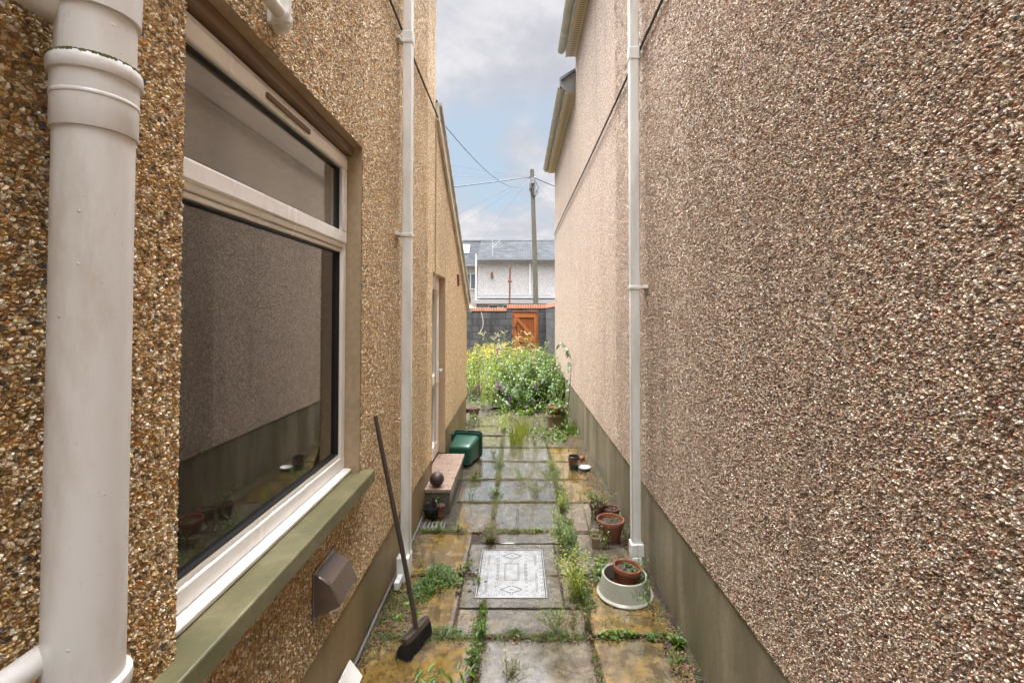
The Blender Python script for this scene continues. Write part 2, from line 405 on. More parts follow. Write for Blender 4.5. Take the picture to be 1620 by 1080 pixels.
def slate(t, tc):
    sep = t.add('ShaderNodeSeparateXYZ', {0: tc}).outputs
    v = t.add('ShaderNodeCombineXYZ', {0: sep[0], 1: t.math('MULTIPLY', sep[2], 1.0), 2: 0.0}).outputs[0]
    br = t.add('ShaderNodeTexBrick', {'Vector': v, 'Color1': (.032, .036, .039, 1), 'Color2': (.060, .066, .070, 1), 'Mortar': (.015, .017, .018, 1), 'Scale': 1.0, 'Mortar Size': .012, 'Brick Width': .34, 'Row Height': .13, 'Bias': .1})
    n = t.noise(tc, 1.4, 6)[0]
    col = t.mix(t.math('MULTIPLY', t.rmap(n, .5, .7), .4), br.outputs[0], (.085, .095, .097))
    return pbr(t, col, .85, t.bump(br.outputs[1], .4, .02), Specular_IOR_Level=.15)
M['slate'] = mat('blue grey slates', slate)
def metal(t, tc):
    n = t.noise(tc, 12, 6, .6)[0]; n2 = t.noise(tc, 120, 3)[0]
    col = t.mix(t.rmap(n, .4, .7), (.33, .34, .34), (.20, .20, .19))
    return pbr(t, col, t.math('MULTIPLY_ADD', n, .4, .15), t.bump(n2, .15, .001), Metallic=.35)
M['galv'] = mat('galvanised steel', metal)
def granite(t, tc):
    v = t.vor(tc, 160); n = t.noise(tc, 10, 5)[0]
    s = t.add('ShaderNodeSeparateColor', {0: v['Color']}).outputs[0]
    col = t.ramp(s, [(0, (.30, .21, .16)), (.3, (.38, .28, .22)), (.6, (.19, .13, .10)), (.85, (.46, .38, .32))], 'CONSTANT')
    col = t.mix(t.math('MULTIPLY', t.rmap(n, .45, .7), .4), col, (.25, .17, .1))
    return pbr(t, col, t.math('MULTIPLY_ADD', n, .4, .1), t.bump(t.noise(tc, 90, 3)[0], .15, .002))
M['granite'] = mat('pink step paver', granite)
def leafmat(stops, rough=.38, trans=.35):
    def b(t, tc):
        tone = t.add('ShaderNodeAttribute', attribute_name='tone').outputs['Fac']
        n = t.noise(tc, 14, 3)[0]
        f = t.math('ADD', tone, t.math('MULTIPLY', t.math('SUBTRACT', n, .5), .35))
        col = t.ramp(f, stops)
        p = pbr(t, col, rough, t.bump(t.noise(tc, 200, 2)[0], .3, .002), Specular_IOR_Level=.45)
        tr = t.add('ShaderNodeBsdfTranslucent', {'Color': t.mix(.5, col, (.35, .42, .03))}).outputs[0]
        return t.add('ShaderNodeMixShader', {0: trans, 1: p, 2: tr}).outputs[0]
    return b
M['leaf'] = mat('wet green leaves', leafmat([(0, (.16, .06, .025)), (.10, (.14, .10, .02)), (.22, (.018, .045, .007)), (.55, (.050, .115, .010)), (.85, (.125, .22, .015)), (1, (.24, .30, .03))], .3, .28))
M['leafy'] = mat('yellow green leaves', leafmat([(0, (.08, .15, .012)), (.5, (.20, .28, .018)), (1, (.38, .40, .035))]))
M['goldflower'] = mat('yellow flower sprays', leafmat([(0, (.40, .40, .03)), (.5, (.68, .52, .05)), (1, (.80, .66, .2))], .6))
M['paleflower'] = mat('pale seed plumes', leafmat([(0, (.45, .38, .2)), (.6, (.66, .60, .36)), (1, (.75, .72, .5))], .7))
M['purple'] = mat('purple flower spikes', leafmat([(0, (.16, .015, .16)), (1, (.36, .06, .42))], .7, .05))
M['whiteflower'] = mat('white petals', leafmat([(0, (.7, .7, .66)), (1, (.8, .8, .78))], .6))
M['deadleaf'] = mat('dead leaves', leafmat([(0, (.055, .028, .018)), (.5, (.15, .06, .03)), (1, (.30, .17, .07))], .5, .05))
M['stem'] = mat('green stems', leafmat([(0, (.16, .07, .04)), (1, (.2, .26, .06))], .6, .1))
def glass(mist, gr):
  def glass_(t, tc):
      n = t.noise(tc, 400, 2)[0]; dv = t.vor(tc, 170)
      z = t.add('ShaderNodeSeparateXYZ', {0: tc}).outputs
      dr = t.math('MULTIPLY', t.math('SUBTRACT', 1.0, t.rmap(dv['Distance'], .08, .2)), t.rmap(t.add('ShaderNodeSeparateColor', {0: dv['Color']}).outputs[1], .55, .6))
      dens = t.rmap(t.noise(tc, 3.2, 3)[0], .42, .6)
      dr = t.math('MULTIPLY', dr, dens)
      nb = t.bump(dr, .5, .0012)
      fr = t.add('ShaderNodeFresnel', {'IOR': 1.62}).outputs[0]
      gl = t.add('ShaderNodeBsdfGlossy', {'Color': (.95, .95, .93, 1), 'Roughness': gr, 'Normal': nb}).outputs[0]
      tr = t.add('ShaderNodeBsdfTransparent', {'Color': (.62, .64, .62, 1)}).outputs[0]
      df = t.add('ShaderNodeBsdfDiffuse', {'Color': (.42, .38, .31, 1)}).outputs[0]
      film = t.math('MULTIPLY', t.rmap(t.noise(t.vmath('MULTIPLY', tc, (1, 1, .4)), 5, 6, .6)[0], .3, .8), mist)
      a = t.add('ShaderNodeMixShader', {0: t.math('ADD', t.math('ADD', film, mist*.5), t.math('MULTIPLY', dr, .3)), 1: tr, 2: df}).outputs[0]
      return t.add('ShaderNodeMixShader', {0: t.math('MULTIPLY', fr, 1.7, clamp=True), 1: a, 2: gl}).outputs[0]
  return glass_
M['glass'] = mat('rain spotted glass', glass(.04, .018)); M['mistglass'] = mat('misted glass', glass(.30, .05))
M['farglass'] = mat('far window glass', pl((.14, .18, .20), .6))

# ------------------------------------------------------------------ ground, paving
mb = MB(); mb.add([(-400, -200, -.06), (400, -200, -.06), (400, 600, -.06), (-400, 600, -.06)], [(0, 1, 2, 3)])
struct('ground', mb, M['ground'])
def bumpy(x0, x1, y0, y1, z, nx, ny, amp, name, m, seed=1, fn=None):
    r = np.random.default_rng(seed); X = np.linspace(x0, x1, nx); Y = np.linspace(y0, y1, ny)
    vs = []; 
    for y in Y:
        for x in X: vs.append((x, y, z+r.random()*amp+(fn(x, y) if fn else 0)))
    fs = [(j*nx+i, j*nx+i+1, (j+1)*nx+i+1, (j+1)*nx+i) for j in range(ny-1) for i in range(nx-1)]
    q = MB(); q.add(vs, fs); return struct(name, q, m, angle=0)
bumpy(-.825, .895, -1.2, 9.0, -.016, 60, 330, .010, 'joint_soil', M['ground'], 3,
      lambda x, y: .022*max(0, (x-.74)/.15)+(.014*max(0, (-.74-x)/.08)))
bumpy(-6, 1.0, 8.6, 15.6, -.01, 60, 60, .05, 'garden_soil', M['ground'], 4)

XJ = [-.80, -.205, .395, .845]
def rough_slab(mb, x0, x1, y0, y1, tone, seed):
    r = random.Random(seed); n = 14; gap = .007
    x0 += gap*r.uniform(.6, 1.6); x1 -= gap*r.uniform(.6, 1.6); y0 += gap*r.uniform(.6, 1.8); y1 -= gap*r.uniform(.6, 1.8)
    tx, ty, tz = r.uniform(-.004, .004), r.uniform(-.004, .004), r.uniform(-.002, .003)
    rot = r.uniform(-.006, .006); cx, cy = (x0+x1)/2, (y0+y1)/2
    def P(x, y, z):
        u, v = (x-cx), (y-cy)
        return (cx+u-rot*v, cy+v+rot*u, z+tz+tx*u/(x1-x0)*2+ty*v/(y1-y0)*2)
    us = [0, .012]+[i/n for i in range(1, n)]+[.988, 1]; m = len(us); vs = []
    for j, v in enumerate(us):
        for i, u in enumerate(us):
            e = (i in (0, m-1)) or (j in (0, m-1))
            x = x0+(x1-x0)*u; y = y0+(y1-y0)*v
            if e:
                k = r.uniform(0, .003); x += k*(1 if u < .5 else -1) if i in (0, m-1) else 0; y += k*(1 if v < .5 else -1) if j in (0, m-1) else 0
            vs.append(P(x, y, -.0007 if e else r.uniform(-.0004, .0004)))
    fs = [(j*m+i, j*m+i+1, (j+1)*m+i+1, (j+1)*m+i) for j in range(m-1) for i in range(m-1)]
    o = len(vs); ring = [0*m+i for i in range(m)]+[j*m+m-1 for j in range(1, m)]+[(m-1)*m+i for i in range(m-2, -1, -1)]+[j*m for j in range(m-2, 0, -1)]
    for k in ring: vs.append((vs[k][0], vs[k][1], -.05))
    L = len(ring); fs += [(ring[i], o+i, o+(i+1) % L, ring[(i+1) % L]) for i in range(L)]
    mb.add(vs, fs, tone)
mb = MB(); rows = [.2, .78, 1.375, 1.97, 2.57, 3.17, 3.80, 4.39, 5.00, 5.59, 6.18, 6.76, 7.33, 7.92]
tones = {(0, 1): .55, (0, 2): .5, (0, 3): .62, (0, 4): .65, (0, 5): .55, (0, 6): .5, (0, 7): .30, (0, 8): .3, (1, 1): .5, (1, 2): .38, (1, 3): .36, (1, 4): .35,
         (2, 1): .6, (2, 2): .62, (2, 3): .64, (2, 4): .72, (2, 5): .30, (2, 6): .22, (2, 7): .68, (2, 8): .62, (2, 9): .80}
sd_i = 0
for j in range(len(rows)-1):
    for i in range(3):
        sd_i += 1; x0, x1 = XJ[i], XJ[i+1]; y0, y1 = rows[j], rows[j+1]
        if i == 0 and 3.8 < y1 < 5.5: x0 = -.52 if y1 < 4.5 else -.575
        if i == 2 and y0 > 6.1: x1 = .62
        tone = tones.get((i, j), .12 if i == 1 else .22)
        if j in (4, 5) and i == 1:
            if j == 4: rough_slab(mb, x0, x1, y0, 2.82, tone, sd_i)
            else: rough_slab(mb, x0, x1, 3.60, y1, tone-.1, sd_i)
            if j == 4: rough_slab(mb, .275, x1, 2.82, y1, tone, sd_i+90)
            else: rough_slab(mb, .275, x1, y0, 3.60, tone-.1, sd_i+91)
        elif j in (4, 5) and i == 0:
            if j == 4: rough_slab(mb, x0, -.355, y0, y1, tone, sd_i); rough_slab(mb, -.355, x1, y0, 2.82, tone-.05, sd_i+92)
            else: rough_slab(mb, x0, -.355, y0, y1, tone, sd_i)
        else: rough_slab(mb, x0, x1, y0, y1, tone, sd_i)
# small ribbed setts at the far end of the path
for k in range(10):
    for q in range(9):
        sd_i += 1
        if 7.93+k*.11 > 8.9: continue
        rough_slab(mb, -.55+q*.13, -.55+(q+1)*.13, 7.93+k*.105, 7.93+(k+1)*.105, .2, sd_i)
paving = struct('paving', mb, M['slab'], angle=30)

# manhole
mh = thing('manhole_cover', 'pressed galvanised steel inspection cover set in the wet paving', 'manhole cover', (-.04, 3.21, 0))
mb = MB()
for a in ((-.35, .27, 2.83, 2.915), (-.35, .27, 3.51, 3.59), (-.35, -.268, 2.915, 3.51), (.188, .27, 2.915, 3.51)): mb.box(*a, -.05, .0005, None, .15)
mb.build('concrete_surround', M['slab'], mh, smooth=False)
mb = MB()
x0, x1, y0, y1 = -.264, .184, 2.918, 3.507
for a in ((x0, x0+.007, y0, y1), (x1-.007, x1, y0, y1), (x0+.007, x1-.007, y0, y0+.007), (x0+.007, x1-.007, y1-.007, y1)): mb.box(*a, -.03, .005)
mb.build('frame', M['galv'], mh)
mb = MB(); mb.box(x0+.012, x1-.012, y0+.012, y1-.012, -.03, .003); mb.build('plate', M['galv'], mh, bevel=.002)
mb = MB(); cx, cy = (x0+x1)/2, (y0+y1)/2
def mark(x, y, w, l, z=.0042): mb.box(x-w/2, x+w/2, y-l/2, y+l/2, .0031, z)
for i in range(9):
    for j in range(13):
        x = cx+(i-4)*.049; y = cy+(j-6)*.0435
        if abs(x-cx) < .075 and (abs(y-cy) < .13 or abs(abs(y-cy)-.2) < .05): continue
        if i in (0, 2, 4, 6, 8) or j in (0, 12):
            if abs(x-cx) < .01 and abs(y-cy) > .15: continue
            mark(x-.006, y, .0035, .013); mark(x+.006, y, .0035, .013)
        if j % 2 == 0: mark(x+.024, y+.02, .005, .004)
for sx in (-1, 1):
    for dx in (.088, .098): mark(cx+sx*dx, cy, .003, .21)
    for dx in (.158, .166): mark(cx+sx*dx, cy-.12, .0028, .22); mark(cx+sx*dx, cy+.15, .0028, .14)
    mark(cx+sx*.048, cy, .004, .20); mark(cx+sx*.040, cy, .0022, .19)
mark(cx, cy+.1, .09, .003); mark(cx, cy-.1, .09, .003)
for sy in (-1, 1):
    dy = cy+sy*.205
    for sx in (-1, 1):
        for s2 in (-1, 1):
            Mx = Matrix.Translation((cx+sx*.035, dy+s2*.02, 0)) @ Matrix.Rotation(-sx*s2*R(32), 4, 'Z')
            mb.box(-.036, .036, -.002, .002, .0031, .0042, Mx)
    mark(cx, dy, .02, .004); mark(cx-.006, dy-.045, .003, .03); mark(cx+.006, dy-.045, .003, .03)
mb.build('raised_pattern', M['grime'], mh)

# ------------------------------------------------------------------ pebbledash wall meshes
def band_lines(a, b, fn):
    out = [a]
    while out[-1] < b: out.append(out[-1]+fn(out[-1]))
    out[-1] = b
    if len(out) > 2 and out[-1]-out[-2] < .3*(out[-2]-out[-3]): out.pop(-2)
    return out
def wall_mesh(name, X, out, ybreaks, z0, ztop, holes, top_fn=None, fine_to=4.2, q=1.0):
    """dash skin in the plane x = X facing +-x; finely divided near by so that the stones are real relief"""
    V = []; Fc = []; off = 0
    # segments in y between break values so that openings are exact
    ybs = sorted(ybreaks)
    for a, b in zip(ybs[:-1], ybs[1:]):
        # sub bands so that the vertical spacing can change
        cuts = [a]+[c for c in (-.2, .45, .75, 1.0, 1.35, 1.8, 2.4, 3.2, 4.2) if a < c < b]+[b]
        for c0, c1 in zip(cuts[:-1], cuts[1:]):
            m = max(.5, c0)
            if c0 >= fine_to or c1 <= .3: dz, fy = .12, (lambda y: .12)
            else:
                dz = max(.0022, .0021*m*q)
                fy = lambda y: max(.0022, .0019*y*y/.85*q) if y > .5 else .0022
            ys = np.array(band_lines(c0, c1, fy))
            zlo, zhi = max(z0, H-.80*max(c1, .4)-.05), min(ztop, H+.68*max(c1, .4)+.05)
            hz = sorted({z for (h0, h1, g0, g1) in holes if h0 < c1-1e-6 and h1 > c0+1e-6 for z in (g0, g1)})
            zb = sorted({z0, ztop, zlo, zhi, *[z for z in hz if z0 < z < ztop]})
            zs = [zb[0]]
            for p0, p1 in zip(zb[:-1], zb[1:]):
                if p1-p0 < 1e-5: continue
                fine = (zlo-1e-6 <= p0 and p1 <= zhi+1e-6)
                k = max(1, int(round((p1-p0)/(dz if fine else max(dz, .08)))))
                zs += list(np.linspace(p0, p1, k+1)[1:])
            zs = np.array(zs)
            ny, nz = len(ys), len(zs)
            YY, ZZ = np.meshgrid(ys, zs, indexing='ij')
            if top_fn:
                tf = np.vectorize(top_fn)(YY); ZZ = np.where(ZZ > tf, tf, ZZ)
            P = np.stack([np.full(YY.shape, X), YY, ZZ], -1).reshape(-1, 3)
            I = np.arange(ny*nz).reshape(ny, nz)
            quads = np.stack([I[:-1, :-1], I[1:, :-1], I[1:, 1:], I[:-1, 1:]], -1)
            yc = (ys[:-1]+ys[1:])/2; zcn = (zs[:-1]+zs[1:])/2
            YC, ZC = np.meshgrid(yc, zcn, indexing='ij'); keep = np.ones(YC.shape, bool)
            for (h0, h1, g0, g1) in holes: keep &= ~((YC > h0) & (YC < h1) & (ZC > g0) & (ZC < g1))
            if top_fn: keep &= ZC < np.vectorize(top_fn)(YC)+.06
            qd = quads[keep]
            if out < 0: qd = qd[:, ::-1]
            V.append(P); Fc.append(qd+off); off += len(P)
    V = np.concatenate(V).astype('f'); Fc = np.concatenate(Fc).astype('i')
    me = bpy.data.meshes.new(name); me.vertices.add(len(V)); me.vertices.foreach_set('co', V.ravel())
    me.loops.add(Fc.size); me.loops.foreach_set('vertex_index', Fc.ravel())
    me.polygons.add(len(Fc)); me.polygons.foreach_set('loop_start', np.arange(0, Fc.size, 4, dtype='i'))
    me.update(calc_edges=True); me.validate()
    return me

# ------------------------------------------------------------------ left house
WY0, WY1, WZ0, WZ1 = 1.133, 2.44, .93, 2.62
DY0, DY1, DZ0, DZ1 = 4.47, 5.26, .2, 2.15
lh = thing('house', 'golden pebbledashed house with white window and sloping lean-to, along the left of the passage', 'house', (-.81, 3, 0))
XL = -.818
me = wall_mesh('wall', XL, 1, [-1.2, WY0, WY1, DY0, 4.6], .37, 5.2, [(WY0, WY1, WZ0, WZ1), (DY0, DY1, DZ0, DZ1)])
link('wall', me, M['dashL'], lh, angle=0)
vt = lambda y: 3.74-(y-4.6)*.634
me = wall_mesh('wall', XL, 1, [4.6, DY1, 7.5], .44, 3.8, [(DY0, DY1, DZ0, DZ1)], top_fn=vt)
link('lean_to_wall', me, M['dashL'], lh, angle=0)
mb = MB()
mb.box(-.95, -.822, -1.2, DY0-.013, -.05, .372); mb.box(-.95, -.822, DY1+.013, 7.5, -.05, .442)
mb.build('plinth', M['plinthL'], lh, bevel=.004)
for a in ((-6, -.83, 7.47, 7.49, 0, 1.9), (-6, -.83, 4.57, 4.59, 2.0, 5.2), (-6, -.83, -1.22, -1.2, 0, 5.2)): MB().box(*a).build('end_wall', M['dashFar'], lh)
mb = MB(); mb.add([(-.70, -1.3, 5.2), (-.70, 4.75, 5.2), (-4, 4.75, 7.4), (-4, -1.3, 7.4)], [(0, 1, 2, 3)])
mb.build('roof', M['slate'], lh)
# lean-to verge and roof
mb = MB()
def sloped(mb, x0, x1, a, b, ya=4.62, yb=7.62):
    za0, za1 = vt(ya)+a, vt(ya)+b; zb0, zb1 = vt(yb)+a, vt(yb)+b
    mb.add([(x0, ya, za0), (x1, ya, za0), (x1, ya, za1), (x0, ya, za1), (x0, yb, zb0), (x1, yb, zb0), (x1, yb, zb1), (x0, yb, zb1)],
           [(0, 1, 2, 3), (4, 7, 6, 5), (0, 4, 5, 1), (1, 5, 6, 2), (2, 6, 7, 3), (3, 7, 4, 0)])
sloped(mb, -.812, -.782, -.05, .09); mb.build('bargeboard', M['fascia'], lh, smooth=False)
mb = MB(); sloped(mb, -.83, -.755, .092, .125); mb.build('verge_trim', M['gutter'], lh, smooth=False)
mb = MB(); sloped(mb, -5, -.80, .127, .15); mb.build('lean_to_roof', M['slate'], lh, smooth=False)
mb = MB(); mb.box(-5, -.76, 7.62, 7.73, 1.77, 1.84); mb.build('gutter', M['gutter'], lh)
mb = MB(); mb.box(-.812, -.803, 4.592, 4.608, .44, 3.72); mb.build('corner_bead', M['reveal'], lh)
# window reveals
win = MB(); xr0, xr1 = -.905, -.8185
win.box(xr0-.1, xr1, WY1, WY1+.012, WZ0, WZ1+.012); win.box(xr0-.1, xr1, WY0-.012, WY0, WZ0, WZ1+.012); win.box(xr0-.1, xr1, WY0, WY1, WZ1, WZ1+.012)
win.build('window_reveal', M['reveal'], lh)
mb = MB(); mb.box(xr0-.09, -.753, WY0-.14, WY1+.05, .865, .93)
sillo = mb.build('window_sill', M['sill'], lh, bevel=.006)
mb = MB(); mb.box(-.97, -.862, WY0, WY1, WZ1-.045, WZ1-.001); mb.build('head_batten', M['timber'], lh)
# window proper
w = thing('window', None, None, (0, 0, 0)); del w['label'], w['category']
w.parent = lh; w.location = -ORI[lh.name]; ORI[w.name] = Vector((0, 0, 0))
fx = -.895; y0, y1, z0, z1 = WY0+.004, WY1-.006, .958, WZ1-.05
def frame_rect(mb, X0, X1, y0, y1, z0, z1, wd, wb=None):
    wb = wb or wd
    mb.box(X0, X1, y0, y1, z0, z0+wb); mb.box(X0, X1, y0, y1, z1-wd, z1)
    mb.box(X0, X1, y0, y0+wd, z0+wb, z1-wd); mb.box(X0, X1, y1-wd, y1, z0+wb, z1-wd)
mb = MB(); frame_rect(mb, fx-.07, fx, y0, y1, z0, z1, .042, .060)
ZT = 2.085
mb.box(fx-.07, fx, y0+.042, y1-.042, ZT, ZT+.045)
mb.build('outer_frame', M['upvcwin'], w, bevel=.004)
mb = MB(); mb.extrude_y([(fx-.06, .934), (fx+.036, .934), (fx+.038, .9505), (fx+.002, .954), (fx-.06, .954)], y0, y1)
mb.build('cill', M['upvcwin'], w, bevel=.003)
mb = MB()      # lower fixed bead
frame_rect(mb, fx-.05, fx-.008, y0+.043, y1-.043, z0+.061, ZT-.001, .022)
mb.build('glazing_bead', M['upvcwin'], w, bevel=.006)
mb = MB(); frame_rect(mb, fx-.045, fx+.012, y0+.02, y1-.02, ZT+.022, z1-.022, .062)
mb.build('top_sash', M['upvcwin'], w, bevel=.007)
mb = MB(); frame_rect(mb, fx-.046, fx-.008, y0+.065, y1-.065, z0+.083, ZT-.023, .005); frame_rect(mb, fx-.04, fx-.006, y0+.082, y1-.082, ZT+.084, z1-.084, .007)
mb.build('gasket', M['rubber'], w)
mb = MB(); mb.box(fx-.03, fx-.026, y0+.07, y1-.07, z0+.085, ZT-.024); mb.build('lower_pane', M['glass'], w, smooth=False)
mb = MB(); mb.box(fx-.024, fx-.020, y0+.085, y1-.085, ZT+.088, z1-.088); mb.build('upper_pane', M['mistglass'], w, smooth=False)
mb = MB(); mb.box(fx+.012, fx+.022, 1.62, 1.96, z1-.066, z1-.044); mb.build('trickle_vent', M['timber'], w, bevel=.004)
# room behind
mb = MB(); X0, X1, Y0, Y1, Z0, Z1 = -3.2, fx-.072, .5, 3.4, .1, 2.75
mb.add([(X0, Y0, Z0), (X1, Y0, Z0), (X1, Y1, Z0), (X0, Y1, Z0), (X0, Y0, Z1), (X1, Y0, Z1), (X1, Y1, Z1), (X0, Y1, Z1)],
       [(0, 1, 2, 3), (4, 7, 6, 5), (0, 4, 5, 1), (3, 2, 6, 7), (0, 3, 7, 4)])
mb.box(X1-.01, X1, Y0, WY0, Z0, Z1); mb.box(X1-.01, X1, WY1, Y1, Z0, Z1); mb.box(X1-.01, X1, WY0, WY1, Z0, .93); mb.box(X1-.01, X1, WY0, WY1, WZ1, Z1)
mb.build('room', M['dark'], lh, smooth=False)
mb = MB(); vs = []; n = 60
for i in range(n+1):
    y = 1.80+.62*i/n; x = -1.04+.022*math.sin(i*.9)+.012*math.sin(i*.37)
    vs += [(x, y, .98), (x, y, 2.6)]
mb.add(vs, [(2*i, 2*i+2, 2*i+3, 2*i+1) for i in range(n)]); mb.build('curtain', M['curtain'], lh)
# door
d = thing('door', None, None); del d['label'], d['category']; d.parent = lh; d.location = -ORI[lh.name]; ORI[d.name] = Vector((0, 0, 0))
mb = MB(); mb.box(-1.0, -.813, DY1, DY1+.012, .2, DZ1+.012); mb.box(-1.0, -.813, DY0-.012, DY0, .2, DZ1+.012); mb.box(-1.0, -.813, DY0, DY1, DZ1, DZ1+.012)
mb.build('door_reveal', M['reveal'], lh)
mb = MB(); frame_rect(mb, -.955, -.885, DY0+.002, DY1-.002, .215, DZ1-.002, .05); mb.build('frame', M['upvcwin'], d, bevel=.005)
mb = MB(); frame_rect(mb, -.945, -.875, DY0+.053, DY1-.053, .267, DZ1-.054, .095); mb.box(-.945, -.876, DY0+.148, DY1-.148, 1.0, 1.1)
mb.build('leaf', M['upvcwin'], d, bevel=.006)
mb = MB(); mb.box(-.93, -.925, DY0+.149, DY1-.149, .363, .999); mb.box(-.93, -.925, DY0+.149, DY1-.149, 1.101, DZ1-.15); mb.build('pane', M['glass'], d, smooth=False)
mb = MB(); mb.box(-.876, -.868, DY1-.125, DY1-.095, 1.0, 1.22); mb.box(-.870, -.825, DY1-.115, DY1-.100, 1.125, 1.145); mb.box(-.838, -.825, DY1-.23, DY1-.100, 1.123, 1.147)
mb.build('handle', M['upvc'], d, bevel=.004)
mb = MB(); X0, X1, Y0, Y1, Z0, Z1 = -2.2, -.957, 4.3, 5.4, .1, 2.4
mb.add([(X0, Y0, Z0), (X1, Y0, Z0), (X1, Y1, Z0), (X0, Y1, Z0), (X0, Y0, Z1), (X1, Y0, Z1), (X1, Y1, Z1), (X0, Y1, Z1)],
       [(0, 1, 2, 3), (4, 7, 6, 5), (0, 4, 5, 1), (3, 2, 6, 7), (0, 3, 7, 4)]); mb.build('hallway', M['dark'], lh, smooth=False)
mb = MB(); mb.box(-1.0, -.60, DY0-.29, DY1-.05, -.03, .165); mb.build('doorstep', M['concrete'], lh, bevel=.006)
mb = MB(); mb.box(-.884, -.59, DY0-.30, 4.62, .166, .2); mb.box(-.884, -.588, 4.623, DY1-.04, .166, .201); mb.build('step_paver', M['granite'], lh, bevel=.004)

# ------------------------------------------------------------------ right house
rh = thing('house', 'taller house with a brown and white speckled pebbledash wall along the right of the passage', 'house', (.89, 4, 0))
XR = .888
me = wall_mesh('wall', XR, -1, [-1.2, 7.08], .555, 5.68, [])
link('wall', me, M['dashR'], rh, angle=0)
me = wall_mesh('wall', XR, -1, [7.08, 11.1], .555, 5.13, []); link('rear_wall', me, M['dashR'], rh, angle=0)
mb = MB(); mb.box(.893, 1.1, -1.2, 11.1, -.05, .556); mb.build('plinth', M['plinthR'], rh, bevel=.004)
for a in ((.90, 7, 11.08, 11.1, .0, 5.1), (.90, 7, 7.06, 7.08, 5.1, 5.7), (.90, 7, -1.22, -1.2, 0, 5.7)): MB().box(*a).build('end_wall', M['dashFar'], rh)
for (ya, yb, ze) in ((-1.3, 7.08, 5.68), (7.10, 11.2, 5.13)):
    mb = MB(); mb.box(.75, .886, ya, yb, ze, ze+.012); mb.build('soffit', M['soffit'], rh, smooth=False)
    mb = MB(); mb.box(.732, .748, ya, yb, ze-.012, ze+.17); mb.build('fascia', M['fascia'], rh, bevel=.003)
    prof = [(.67+.058*math.cos(a), ze+.115-.058*math.sin(a)) for a in np.linspace(0, math.pi, 12)]
    prof2 = [(.67+.053*math.cos(a), ze+.115-.053*math.sin(a)) for a in np.linspace(math.pi, 0, 12)]
    mb = MB(); mb.extrude_y(prof+prof2, ya, yb+.03); mb.build('gutter', M['gutter'], rh)
    for k in np.arange(ya+.9, yb, 1.0):
        pr = [(.67+.062*math.cos(a), ze+.115-.062*math.sin(a)) for a in np.linspace(0, math.pi, 12)]
        mb = MB(); mb.extrude_y(pr+prof2, k, k+.07); mb.build('gutter_bracket', M['fascia'], rh)
    mb = MB(); mb.add([(.66, ya-.05, ze+.175), (.66, yb+.05, ze+.175), (4, yb+.05, ze+2.4), (4, ya-.05, ze+2.4)], [(0, 1, 2, 3)]); mb.build('roof', M['slate'], rh)
mb = MB(); mb.prism([(.64, 5.25), (.64, 5.36), (.90, 5.52), (.90, 5.14), (.75, 5.14)], 1, 7.085, 7.099); mb.build('roof_end_flashing', M['lead'], rh)
mb = MB(); mb.box(.64, .90, 11.13, 11.145, 5.14, 5.33); mb.build('boxed_end', M['fascia'], rh)

# ------------------------------------------------------------------ pipes
def arc(c, r, a0, a1, n, f): return [f(c, r, a0+(a1-a0)*i/n) for i in range(n+1)]
sp = thing('soil_pipe', 'thick round white soil pipe with a mossy collar, standing nearest on the left wall', 'drainpipe', (-.735, .807, 0))
c = (-.735, .807, 0)
mb = MB(); mb.lathe([(.055, 0), (.055, 4.6)], c, 64); mb.build('pipe', M['pipe'], sp)
mb = MB(); mb.lathe([(.0552, 2.058), (.0585, 2.0585), (.0590, 2.060), (.0592, 2.112), (.0602, 2.113), (.0606, 2.1155), (.0602, 2.118), (.0594, 2.119), (.0596, 2.151), (.0632, 2.153), (.0645, 2.158), (.0648, 2.166), (.0640, 2.174), (.0615, 2.179), (.0580, 2.180), (.0552, 2.176)], c, 64)
mb.build('coupling', M['pipe'], sp)
mb = MB(); mb.lathe([(.0552, 2.262), (.0605, 2.264), (.0615, 2.31), (.0615, 2.42), (.0552, 2.43)], c, 64); mb.build('coupling', M['pipe'], sp)
mb = MB(); mb.lathe([(.0552, .98), (.0605, .985), (.0605, 1.10), (.0640, 1.106), (.0655, 1.118), (.0640, 1.130), (.0595, 1.132), (.0552, 1.133)], c, 64); mb.build('coupling', M['pipe'], sp)
mb = MB()
for i in range(420):
    a = random.uniform(R(-150), R(20)); a = a if random.random() < .7 else R(-38)+random.gauss(0, .12); r = random.uniform(.0555, .0615)
    s_ = random.uniform(.0008, .0024); x, y = c[0]+r*math.cos(a), c[1]+r*math.sin(a)
    z = 2.180-(.002 if r > .060 else 0)
    mb.box(x-s_, x+s_, y-s_, y+s_, z-.002, z+s_*.7)
mb.build('moss', M['moss'], sp)
mb = MB(); mb.tube([(-.775, -.6, 1.19), (-.775, .79, 1.19)], .022, 16); mb.build('branch_pipe', M['pipe'], sp)
mb = MB(); mb.tube([(-.775, -.6, 2.30), (-.775, .79, 2.26)], .026, 16); mb.build('branch_pipe', M['pipe'], sp)

wp = thing('waste_pipe', 'thin white waste pipe turning into the wall above the window', 'waste pipe', (-.76, 1.5, 2.72))
mb = MB(); mb.tube([(-.765, -.4, 2.74), (-.765, 1.48, 2.715)], .021, 20, cap=False); mb.build('pipe', M['pipe'], wp)
pts = [(-.765, 1.475, 2.715)]+[(-.815+.05*math.cos(a), 1.50+.05*math.sin(a), 2.715) for a in np.linspace(0, R(90), 8)]+[(-.86, 1.55, 2.715)]
mb = MB(); mb.tube(pts, .026, 20); mb.build('elbow', M['upvc'], wp)
mb = MB(); mb.box(-.81, -.735, 1.487, 1.50, 2.69, 2.86); mb.build('clip', M['upvc'], wp, bevel=.003)

